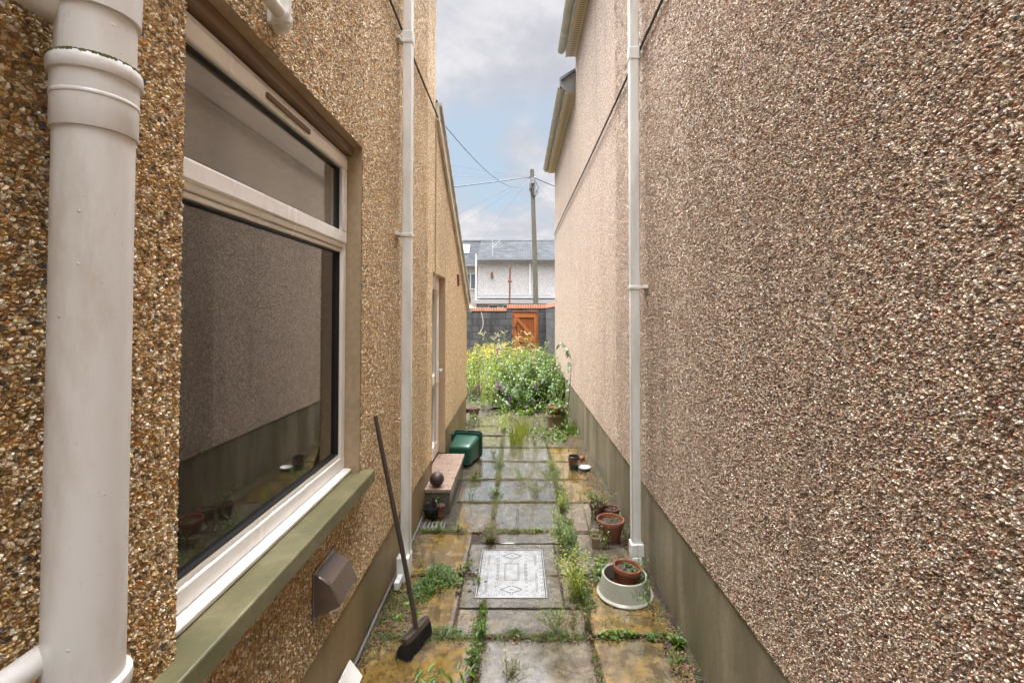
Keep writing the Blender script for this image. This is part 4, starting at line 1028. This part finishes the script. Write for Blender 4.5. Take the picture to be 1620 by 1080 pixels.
for j, y in enumerate(rows[2:13]):
    if abs(y-3.17) < .01: joint(.27, y, .84, y, 120, .008); joint(-.80, y, -.36, y, 200, .012); continue
    hv = 1.0 if y in (2.57, 3.80, 4.39) else .45
    joint(-.80, y, .40, y, 1100*hv, .013 if hv == 1 else .008); joint(.40, y, .84, y, 420, .012)
    if y > 6: joint(-.80, y, .6, y, 500, .014, .012)
joint(-.80, 3.81, .38, 3.80, 1500, .020, .014, .45); joint(-.80, 2.56, .38, 2.57, 1200, .018, .014, .35); joint(-.55, 4.38, .40, 4.39, 700, .015, .013, .6)
joint(-.215, 2.15, -.215, 2.86, 1000, .020, .016, .4); joint(-.23, 3.62, -.21, 3.95, 1500, .028, .016, .75); joint(.41, 2.75, .41, 4.4, 1100, .030, .020, .2)
joint(.42, 4.4, .40, 5.6, 900, .03, .018, .2); joint(.47, 2.55, .80, 2.57, 700, .014, .02, .15); joint(-.74, 2.45, -.70, 3.05, 1600, .06, .017, .45)
joint(XJ[1], 1.1, XJ[1], 2.85, 900, .014, .013, .3); joint(XJ[1], 3.6, XJ[1], 7.9, 900, .017, .014, .35)
joint(XJ[2], 1.1, XJ[2], 7.9, 700, .012, .012, .4); joint(.275, 2.83, .275, 3.8, 150, .006)
for k in range(3): joint(-.79, 2.3, -.79+.02*k, 4.2, 500, .018, .014, .7); 
joint(-.74, 2.35, -.66, 3.0, 1500, .045, .015, .75)
joint(.84, 1.1, .845, 9, 1300, .022, .014, .8); joint(.80, 4.3, .80, 7.5, 1800, .045, .018, .85); joint(.82, 2.2, .80, 3.0, 1300, .03, .014, .75)
joint(-.77, 5.3, -.77, 8.4, 1200, .04, .018, .6); joint(-.5, 7.9, .6, 8.0, 1200, .05, .02, .5)
joint(.1, 6.9, .5, 7.1, 1200, .12, .02, .5); joint(.45, 6.5, .8, 6.9, 1800, .06, .02, .35)
for k in range(260):  # crumbs scattered on the slabs
    x, y = rnd(-.75, .8), rnd(1.3, 8); s_ = rnd(.002, .006); a = rnd(0, 6.28)
    jd.leaf((x, y, .002), (math.cos(a), math.sin(a), .1), (0, 0, 1), s_*2.4, s_*1.3, .1, .2, 2, rnd(0, 1))
for k in range(40):
    x, y = random.gauss(-.33, .035), random.gauss(3.2, .12); s_ = rnd(.004, .009)
    jd.box(x-s_, x+s_, y-s_*.7, y+s_*.7, 0, s_, Matrix.Translation((0, 0, 0)), 0)
o = jw.build('joint_weeds', M['leaf'], angle=0); tag(o, 'tiny green weeds and moss growing along the paving joints', 'weeds', kind='stuff')
o = jd.build('dead_leaves', M['deadleaf'], angle=0); tag(o, 'brown dead leaves and dirt strewn along the joints and wall feet', 'dead leaves', kind='stuff')

WG = 'weeds growing between the slabs'
def W_(label, px, py, fn, **k):
    b = g(px, py); 
    def f(st, lf, ex): fn(st, lf, b, ex)
    return plant('weed', label, 'weed', b, f, group=WG, **k)
def leafy(n, L, nl, ll, lw, lean=.3, grav=.3, tone=(.4, .85), d0=(0, 0, 1), seg=3, shape=0, spread=.015):
    def f(st, lf, b, ex):
        for i in range(n): stalk(st, lf, b+Vector((rnd(-spread, spread), rnd(-spread, spread), 0)), Vector(d0)+Vector((rnd(-lean, lean), rnd(-lean, lean), 0)), L*rnd(.6, 1.1), nl, ll, lw, grav, tone=tone, seg=seg, shape=shape)
    return f
W_('tall leafy weed in the near joint, at the bottom edge left of centre', 752, 1062, leafy(3, .22, 12, .06, .018, .15))
W_('upright weed in the near joint, between the broom and the two front slabs', 764, 1000, leafy(4, .14, 9, .045, .014, .4))
W_('spreading weed at the near left corner of the manhole cover', 768, 962, leafy(5, .09, 9, .035, .012, .8, .6))
W_('small green weed at the left edge of the manhole cover', 757, 915, leafy(3, .08, 7, .03, .011, .8, .6))
W_('low grassy tuft in the joint in front of the manhole cover', 818, 993, lambda st, lf, b, ex: (tuft(lf, b, 30, .05, .005, spread=1.2), carpet(lf, b, .07, .02, 60, .015)))
W_('wispy seeding weed in the joint in front of the manhole, right of the grassy tuft', 880, 992, lambda st, lf, b, ex: (wispy(st, lf, b, .22, 9, (-.3, .1, 1)), carpet(lf, b, .06, .02, 50, .014)))
def fern(st, lf, b, ex):
    for i in range(13): stalk(st, lf, b+Vector((rnd(-.04, .04), rnd(-.09, .12), 0)), (rnd(-.5, .35), rnd(-.3, .4), 1), rnd(.14, .32), 22, .05, .011, .35, tone=(.55, 1), seg=2)
    carpet(lf, b, .05, .09, 90, .018)
W_('large bright feathery weed in the joint right of the manhole cover', 910, 935, fern, mats=('leafy', 'stem'))
W_('second feathery weed in the same joint, beyond the manhole cover', 893, 868, fern)
W_('reddish stalk weed between the basin and the manhole cover', 928, 985, leafy(5, .13, 7, .035, .010, .3, .3, (.0, .2)))
W_('dying brown leafed weed leaning in front of the feathery weed', 905, 985, leafy(3, .12, 7, .04, .012, .5, .9, (.0, .15), (-.3, 0, 1)))
def big_clump(st, lf, b, ex):
    carpet(lf, b+Vector((.03, .08, 0)), .10, .12, 900, .018, .045, (.35, .8)); carpet(lf, b+Vector((-.05, -.10, 0)), .08, .12, 700, .018, .035, (.3, .8)); carpet(lf, b+Vector((.10, .0, 0)), .09, .07, 450, .018, .03, (.4, .9))
    for i in range(26): stalk(st, lf, b+Vector((rnd(-.09, .1), rnd(-.12, .12), 0)), (rnd(-.6, .6), rnd(-.5, .5), 1), rnd(.06, .13), 9, .028, .011, .5)
W_('dense low clump of small green leaves beside the left downpipe', 687, 915, big_clump)
W_('trailing weed reaching right from the clump by the left downpipe', 722, 905, leafy(4, .16, 9, .04, .014, .3, .5, d0=(.8, .5, .6)))
W_('bright rosette weed at the foot of the left wall, left of the broom handle', 632, 972, lambda st, lf, b, ex: (rosette(lf, b, 16, .06, .018, (.6, .95)), rosette(lf, b+Vector((.03, .12, 0)), 14, .06, .018, (.6, .95)), rosette(lf, b+Vector((.09, .04, 0)), 12, .05, .016, (.6, .95))))
W_('low weed in the joint right behind the broom head', 700, 993, lambda st, lf, b, ex: carpet(lf, b, .12, .03, 220, .018, .03))
def arching(st, lf, b, ex):
    for i in range(4): stalk(st, lf, b+Vector((rnd(-.05, .05), 0, 0)), (rnd(.3, 1.2), rnd(-.1, .25), 1), rnd(.3, .42), 6, .08, .02, 1.5, .0022, (.5, .9), .3, .2)
W_('arching weed with long pale stems at the near left corner', 640, 1110, arching)
W_('brown seeding sprig on the middle front slab', 800, 1075, lambda st, lf, b, ex: wispy(st, lf, b, .16, 8, (.3, .1, .7), (.0, .12)))
W_('low green weed in the joint right of the front slabs', 975, 997, lambda st, lf, b, ex: (carpet(lf, b, .12, .022, 200, .02, .03, (.5, .9))))
W_('leafy rosette weed at the foot of the right wall near the front', 1068, 1012, lambda st, lf, b, ex: (rosette(lf, b, 18, .10, .025, (.45, .8), 1.1), leafy(2, .09, 6, .04, .014)(st, lf, b, ex)))
W_('small weed at the edge of the front right slab', 1062, 1045, leafy(4, .07, 7, .03, .01, 1.0, .5))
W_('sprawling leafy weed along the wall behind the cream basin', 1015, 945, lambda st, lf, b, ex: [stalk(st, lf, b+Vector((rnd(-.03, .05), rnd(-.05, .25), 0)), (rnd(-.5, .3), rnd(-.5, .3), 1), rnd(.15, .3), 13, .045, .009, .7) for i in range(9)])
def overbasin(st, lf, b, ex):
    pts = stalk(st, lf, b, (-.95, -.1, .75), .46, 22, .04, .007, 1.5, .003, (.4, .8), .3)
    stalk(st, lf, b+Vector((0, .05, 0)), (-.4, -.3, 1), .32, 24, .05, .009, .9, .003, (.3, .8), .35)
W_('long weed arching across the front of the cream basin', 1036, 975, overbasin)
W_('broad leaved weed between the basin and the wide red pot', 942, 905, lambda st, lf, b, ex: [stalk(st, lf, b+Vector((rnd(-.05, .05), rnd(-.05, .05), 0)), (rnd(-.8, .8), rnd(-.6, .6), .9), rnd(.08, .17), 7, .07, .022, .5) for i in range(8)])
W_('flowering weed beside the little pale pot', 958, 862, leafy(4, .17, 7, .04, .013, .4))
W_('thin weed growing between the wide red pot and the wall', 990, 850, leafy(7, .20, 9, .024, .011, .5, .5))
W_('tall upright weed standing in the dark wet joint by the little pot', 932, 845, lambda st, lf, b, ex: [stalk(st, lf, b, (rnd(-.3, .1), rnd(-.1, .1), 1), rnd(.28, .42), 14, .055, .008, .35, .003, (.4, .9), .4) for i in range(3)])
W_('small upright weed on the slab left of the long middle joint', 727, 835, leafy(2, .11, 7, .04, .013, .2))
W_('sprouting weed below the small upturned pot', 694, 838, leafy(4, .10, 7, .035, .014, .4))
W_('leafy creeping weed climbing beside the drain gully', 672, 800, lambda st, lf, b, ex: [stalk(st, lf, b+Vector((rnd(-.03, .05), rnd(-.1, .1), 0)), (rnd(-.1, .6), rnd(-.3, .3), 1), rnd(.15, .28), 9, .055, .03, .9, tone=(.5, 1)) for i in range(7)])
W_('weed in the middle joint just beyond the manhole cover', 783, 843, leafy(4, .07, 7, .03, .012, .6, .5, (.1, .7)))
W_('dead brown weed lying in the joint behind the manhole cover', 778, 850, lambda st, lf, b, ex: (wispy(st, lf, b, .12, 12, (0, -.5, .5), (0, .1)), carpet(lf, b, .06, .06, 150, .02, .02, (0, .1))), mats=('deadleaf', 'stem'))
W_('weed tuft in the middle joint, third row of slabs', 785, 780, lambda st, lf, b, ex: (leafy(6, .12, 7, .045, .012, .7)(st, lf, b, ex), carpet(lf, b, .08, .1, 120, .02)))
W_('slender dark stalked weed on the middle slab beyond the manhole', 818, 836, leafy(2, .30, 6, .03, .010, .2, .2, (.1, .5)))
W_('small bright weed right of the slender stalked weed', 850, 836, lambda st, lf, b, ex: (rosette(lf, b, 14, .07, .014, (.6, .95), .8)))
for i, (px, py, lab) in enumerate(((850, 783, 'haze of fine seeding stems over the middle slab'), (830, 765, 'second haze of fine seeding stems, one slab further'), (868, 760, 'third haze of fine seeding stems, beside the right joint'))):
    W_(lab, px, py, lambda st, lf, b, ex: wispy(st, lf, b, .30, 12, (-.2, .1, .8), (.4, .9), .7))
W_('grassy rosette on the left slabs in front of the green caddy bin', 752, 757, lambda st, lf, b, ex: (tuft(lf, b, 30, .12, .010, (.5, .9), 1.0), carpet(lf, b, .07, .07, 80, .02)))
W_('spiky weed in the left slab beside the doorstep', 745, 787, leafy(5, .16, 6, .05, .008, .5))
W_('weed at the crossing of joints in front of the caddy bin', 790, 735, lambda st, lf, b, ex: (leafy(6, .12, 7, .04, .012, .6)(st, lf, b, ex), carpet(lf, b, .07, .16, 200, .022, .03)))
W_('tall weed in the middle joint beside the caddy bin', 782, 722, leafy(6, .20, 9, .05, .011, .4))
W_('yellowish tall grass standing in the middle slabs', 818, 705, lambda st, lf, b, ex: tuft(lf, b, 60, .46, .010, (.3, 1), .28), mats=('leafy', 'stem'))
W_('second clump of yellowish tall grass, behind the first', 826, 688, lambda st, lf, b, ex: tuft(lf, b+Vector((0, 0, 0)), 55, .40, .010, (.3, 1), .4), mats=('leafy', 'stem'))
W_('reddish weed between the tall grass and the stacked pots', 845, 700, leafy(9, .22, 7, .04, .01, .7, .4, (.0, .3)))
W_('bright feathery weed where the right joint meets the yellow slab', 872, 742, leafy(9, .16, 12, .04, .008, .6, tone=(.6, 1)), mats=('leafy', 'stem'))
W_('tall bending weed in the right joint beside the yellow slab', 895, 778, lambda st, lf, b, ex: [stalk(st, lf, b+Vector((rnd(-.05, .05), rnd(-.1, .1), 0)), (rnd(-.9, .1), rnd(-.2, .2), 1), rnd(.25, .45), 16, .035, .007, .5, .002, (.5, 1), .2) for i in range(7)])
W_('upright weed in the right joint beyond the manhole, with yellow base', 888, 805, leafy(5, .22, 14, .045, .010, .3, tone=(.5, 1)), mats=('leafy', 'stem'))
W_('weed trailing out of the dark pot of withered plants', 958, 808, lambda st, lf, b, ex: [stalk(st, lf, Vector((.69+rnd(-.04, .06), 4.06+rnd(-.04, .04), .11)), (rnd(-.8, .6), rnd(-.6, .3), 1), rnd(.12, .30), 9, .045, .012, 1.0, tone=(.2, .9)) for i in range(12)])
W_('small weed sprouting from the wide red pot', 975, 850, lambda st, lf, b, ex: [stalk(st, lf, Vector((.74+rnd(-.04, .04), 3.66+rnd(-.04, .04), .13)), (rnd(-.5, .5), rnd(-.5, .3), 1), rnd(.06, .14), 6, .025, .010, .6) for i in range(3)])
W_('little green seedlings in the pot inside the basin', 985, 925, lambda st, lf, b, ex: [rosette(lf, (.675+rnd(-.06, .06), 2.96+rnd(-.06, .06), .155), 8, .03, .008, (.3, .8), 1.0) for i in range(9)])
W_('broad leaved plant spilling over the stacked pots', 890, 672, lambda st, lf, b, ex: [stalk(st, lf, Vector((.64+rnd(-.1, .12), 7.25+rnd(-.1, .08), rnd(.05, .3))), (rnd(-.5, .8), rnd(-.9, .1), .8), rnd(.12, .28), 6, .10, .065, .9, tone=(.4, .8)) for i in range(11)])
W_('spreading green plant on the ground in front of the stacked pots', 888, 690, lambda st, lf, b, ex: [stalk(st, lf, b+Vector((rnd(-.3, .22), rnd(-.12, .2), 0)), (rnd(-1, 1), rnd(-1, .5), .6), rnd(.10, .22), 8, .09, .03, .8, tone=(.4, .9)) for i in range(26)])
W_('blades of strap leaves against the right wall beside the stacked pots', 905, 682, lambda st, lf, b, ex: tuft(lf, b, 26, .34, .016, (.4, .8), .5))
W_('reddish creeping weed left of the stacked pots', 850, 682, lambda st, lf, b, ex: [stalk(st, lf, b+Vector((rnd(-.2, .25), rnd(-.15, .2), 0)), (rnd(-1, 1), rnd(-1, 1), .8), rnd(.10, .2), 9, .05, .015, .6, tone=(.05, .8)) for i in range(24)])
W_('leafy weeds left of the brown tapered pot', 745, 668, lambda st, lf, b, ex: [stalk(st, lf, b+Vector((rnd(-.1, .25), rnd(-.2, .3), 0)), (rnd(-.6, .6), rnd(-.6, .6), 1), rnd(.08, .2), 8, .045, .018, .5, tone=(.2, .9)) for i in range(22)])
W_('yellow green weed column in the middle joint at the end of the path', 798, 672, lambda st, lf, b, ex: [stalk(st, lf, b+Vector((rnd(-.06, .06), rnd(-.5, .6), 0)), (rnd(-.5, .5), rnd(-.5, .5), 1), rnd(.08, .2), 9, .045, .018, .5, tone=(.2, 1)) for i in range(26)], mats=('leafy', 'stem'))

# garden shrubs
def shrub(label, base, n, h, spread, nl, ll, lw, tone, at=(), name='shrub', cat='shrub', mats=('leaf', 'stem'), fl=None, flm=None, nfl=0, grav=.6, br=.25, start=.2):
    h *= .88; n = int(n*1.3); nl = int(nl*1.25); ll *= 1.12; lw *= 1.25
    def f(st, lf, ex):
        ends = []
        for i in range(n):
            a = rnd(0, 6.28); q = rnd(0, 1)**.6*br
            b = Vector(base)+Vector((q*math.cos(a), q*math.sin(a), 0)); s_ = rnd(.1, spread)
            pts = stalk(st, lf, b, (math.cos(a)*s_, math.sin(a)*s_, 1), h*rnd(.65, 1.1), nl, ll, lw, grav*s_+.1, .006, (tone[0], tone[1]), start, .5, .08, up=.4, taper=.4)
            ends.append((pts[-1], (pts[-1]-pts[-2]).normalized()))
        random.shuffle(ends)
        for k in range(min(nfl, len(ends))): fl(ex, *ends[k])
        for p in at: fl(ex, Vector(p), Vector((rnd(-.4, .4), -.2, -.6)))
    return plant(name, label, cat, base, f, mats, extra=flm)
def spike(L=.19, r=.045):
    def f(ex, p, d):
        d = (d+Vector((rnd(-.2, .2), rnd(-.2, .2), -.5))).normalized()
        for i in range(150):
            q = rnd(0, 1); c_ = p+d*(L*q); o_ = Vector((rnd(-1, 1), rnd(-1, 1), rnd(-1, 1))).normalized()
            ex.leaf(c_+o_*r*(1-q*.8)*.5, o_, d, .012, .011, 0, .2, 2, rnd(0, 1))
    return f
def spray(L=.20, n=160, s=.012):
    def f(ex, p, d):
        for k in range(9):
            dd = (d+Vector((rnd(-.9, .9), rnd(-.9, .9), rnd(-.1, .5)))).normalized()
            for i in range(n//9):
                q = rnd(.1, 1); c_ = p+dd*(L*q)+Vector((0, 0, -L*.4*q*q)); ex.leaf(c_, (rnd(-1, 1), rnd(-1, 1), rnd(0, 1)), (0, 0, 1), s, s*.7, 0, .2, 2, rnd(0, 1))
    return f
def daisy(ex, p, d):
    for i in range(7): a = i*.9; ex.leaf(p, (math.cos(a), math.sin(a)-.4, .5), (0, 0, 1), .022, .015, 0, .1, 2, 1)
shrub('large arching shrub with purple flower spikes in the middle of the overgrown garden', (.22, 9.7, 0), 46, 1.15, .95, 22, .13, .042, (.3, .85), fl=spike(), flm='purple', nfl=4, name='butterfly_bush', grav=1.2, at=((-.335, 8.52, .52), (-.28, 8.52, .47), (-.37, 8.53, .50), (.33, 8.5, .52), (-.13, 8.45, .24), (-.40, 8.9, 1.12), (-.33, 9.1, 1.2)))
shrub('broad leaved bush against the right house wall at the end of the passage', (.60, 9.2, 0), 34, .95, .8, 20, .10, .05, (.3, .8), fl=daisy, flm='whiteflower', nfl=5, grav=1.0)
shrub('low bush with small white flowers in front of the purple flowered shrub', (.0, 9.1, 0), 46, .62, .9, 20, .085, .036, (.25, .7), fl=daisy, flm='whiteflower', nfl=9)
shrub('yellow flowering goldenrod by the corner of the left house', (-.84, 9.9, 0), 34, 1.25, .45, 26, .09, .014, (.3, .9), name='goldenrod', cat='flowering plant', mats=('leafy', 'stem'), fl=spray(), flm='goldflower', nfl=34)
shrub('second goldenrod clump, further back and nearer the middle', (-.35, 10.9, 0), 26, 1.1, .5, 24, .09, .014, (.3, .9), name='goldenrod', cat='flowering plant', mats=('leafy', 'stem'), fl=spray(), flm='goldflower', nfl=22)
shrub('leggy shrub with pale dried plumes and a purple spike, in front of the block wall', (-.32, 12.2, 0), 22, 1.5, .5, 18, .12, .03, (.4, .95), name='butterfly_bush', fl=spray(.22, 170, .014), flm='paleflower', nfl=14)
shrub('pale bushy growth below the wooden gate', (.35, 12.6, 0), 42, 1.05, .8, 20, .10, .035, (.4, 1), fl=spray(.14, 90, .014), flm='paleflower', nfl=16)
shrub('green bush in the right rear corner of the garden', (.75, 11.2, 0), 40, 1.15, .6, 22, .10, .045, (.35, .9), fl=spray(.12, 80, .013), flm='paleflower', nfl=4)
shrub('dark leafy bush behind the goldenrod on the left', (-1.4, 12.2, 0), 36, 1.0, .8, 20, .12, .05, (.25, .6))
def reeds(st, lf, ex):
    for i in range(11): stalk(st, lf, (-.52+rnd(-.16, .12), 8.7+rnd(-.3, .3), 0), (rnd(-.12, .12), rnd(-.12, .12), 1), rnd(.5, .85), 42, .085, .009, .1, .004, (.3, 1), .1, up=1.4)
plant('willowherb', 'tall bright yellow green stems in front of the goldenrod on the left', 'tall weed', (-.52, 8.7, 0), reeds, ('leafy', 'stem'))
def climb(st, lf, ex):
    pts = [Vector((.80, 7.55, .2)), Vector((.83, 7.5, .5)), Vector((.845, 7.45, .8)), Vector((.84, 7.4, 1.05)), Vector((.80, 7.42, 1.2)), Vector((.72, 7.5, 1.28)), Vector((.66, 7.55, 1.22))]
    st.tube(pts, [.006, .006, .005, .004, .003, .003, .002], 6, tone=.2)
    for k in range(len(pts)-1):
        for q in (.1, .4, .7):
            p = pts[k].lerp(pts[k+1], q); lf.leaf(p, (-.8, rnd(-.8, .2), rnd(-.5, .3)), (0, -.3, 1), rnd(.08, .11), rnd(.07, .085), .8, .15, 4, rnd(.25, .6), 2)
plant('climbing_plant', 'single climbing stem with heart shaped leaves rising beside the right wall', 'climbing plant', (.8, 7.55, 0), climb)
def brambly(st, lf, ex):
    for i in range(26): stalk(st, lf, (.70+rnd(-.12, .14), 8.0+rnd(-.25, .5), 0), (rnd(-.5, .3), rnd(-.6, .3), 1), rnd(.3, .7), 16, .05, .024, .9, .003, (.3, .8), .1)
plant('shrub', 'twiggy green growth behind the stacked pots against the right plinth', 'shrub', (.7, 8, 0), brambly)
# growth covering the floor of the garden
gc = MB()
for i in range(9000):
    x, y = rnd(-2.2, .9), rnd(8.75, 14.5); a = rnd(0, 6.28); hh = rnd(0, .35)*min(1, (y-8.6)/1.5)
    gc.leaf((x, y, hh), (math.cos(a), math.sin(a), rnd(-.2, 1)), (0, 0, 1), rnd(.04, .09), rnd(.02, .045), .4, .2, 2, rnd(.15, .8))
o = gc.build('ground_cover', M['leaf'], angle=0); tag(o, 'rough green ground cover over the floor of the garden', 'ground cover', kind='stuff')
shrub('low leafy growth spilling onto the end of the path', (.12, 8.62, 0), 24, .40, 1.2, 14, .085, .045, (.35, .85), fl=daisy, flm='whiteflower', nfl=8, grav=1.4, br=.42)
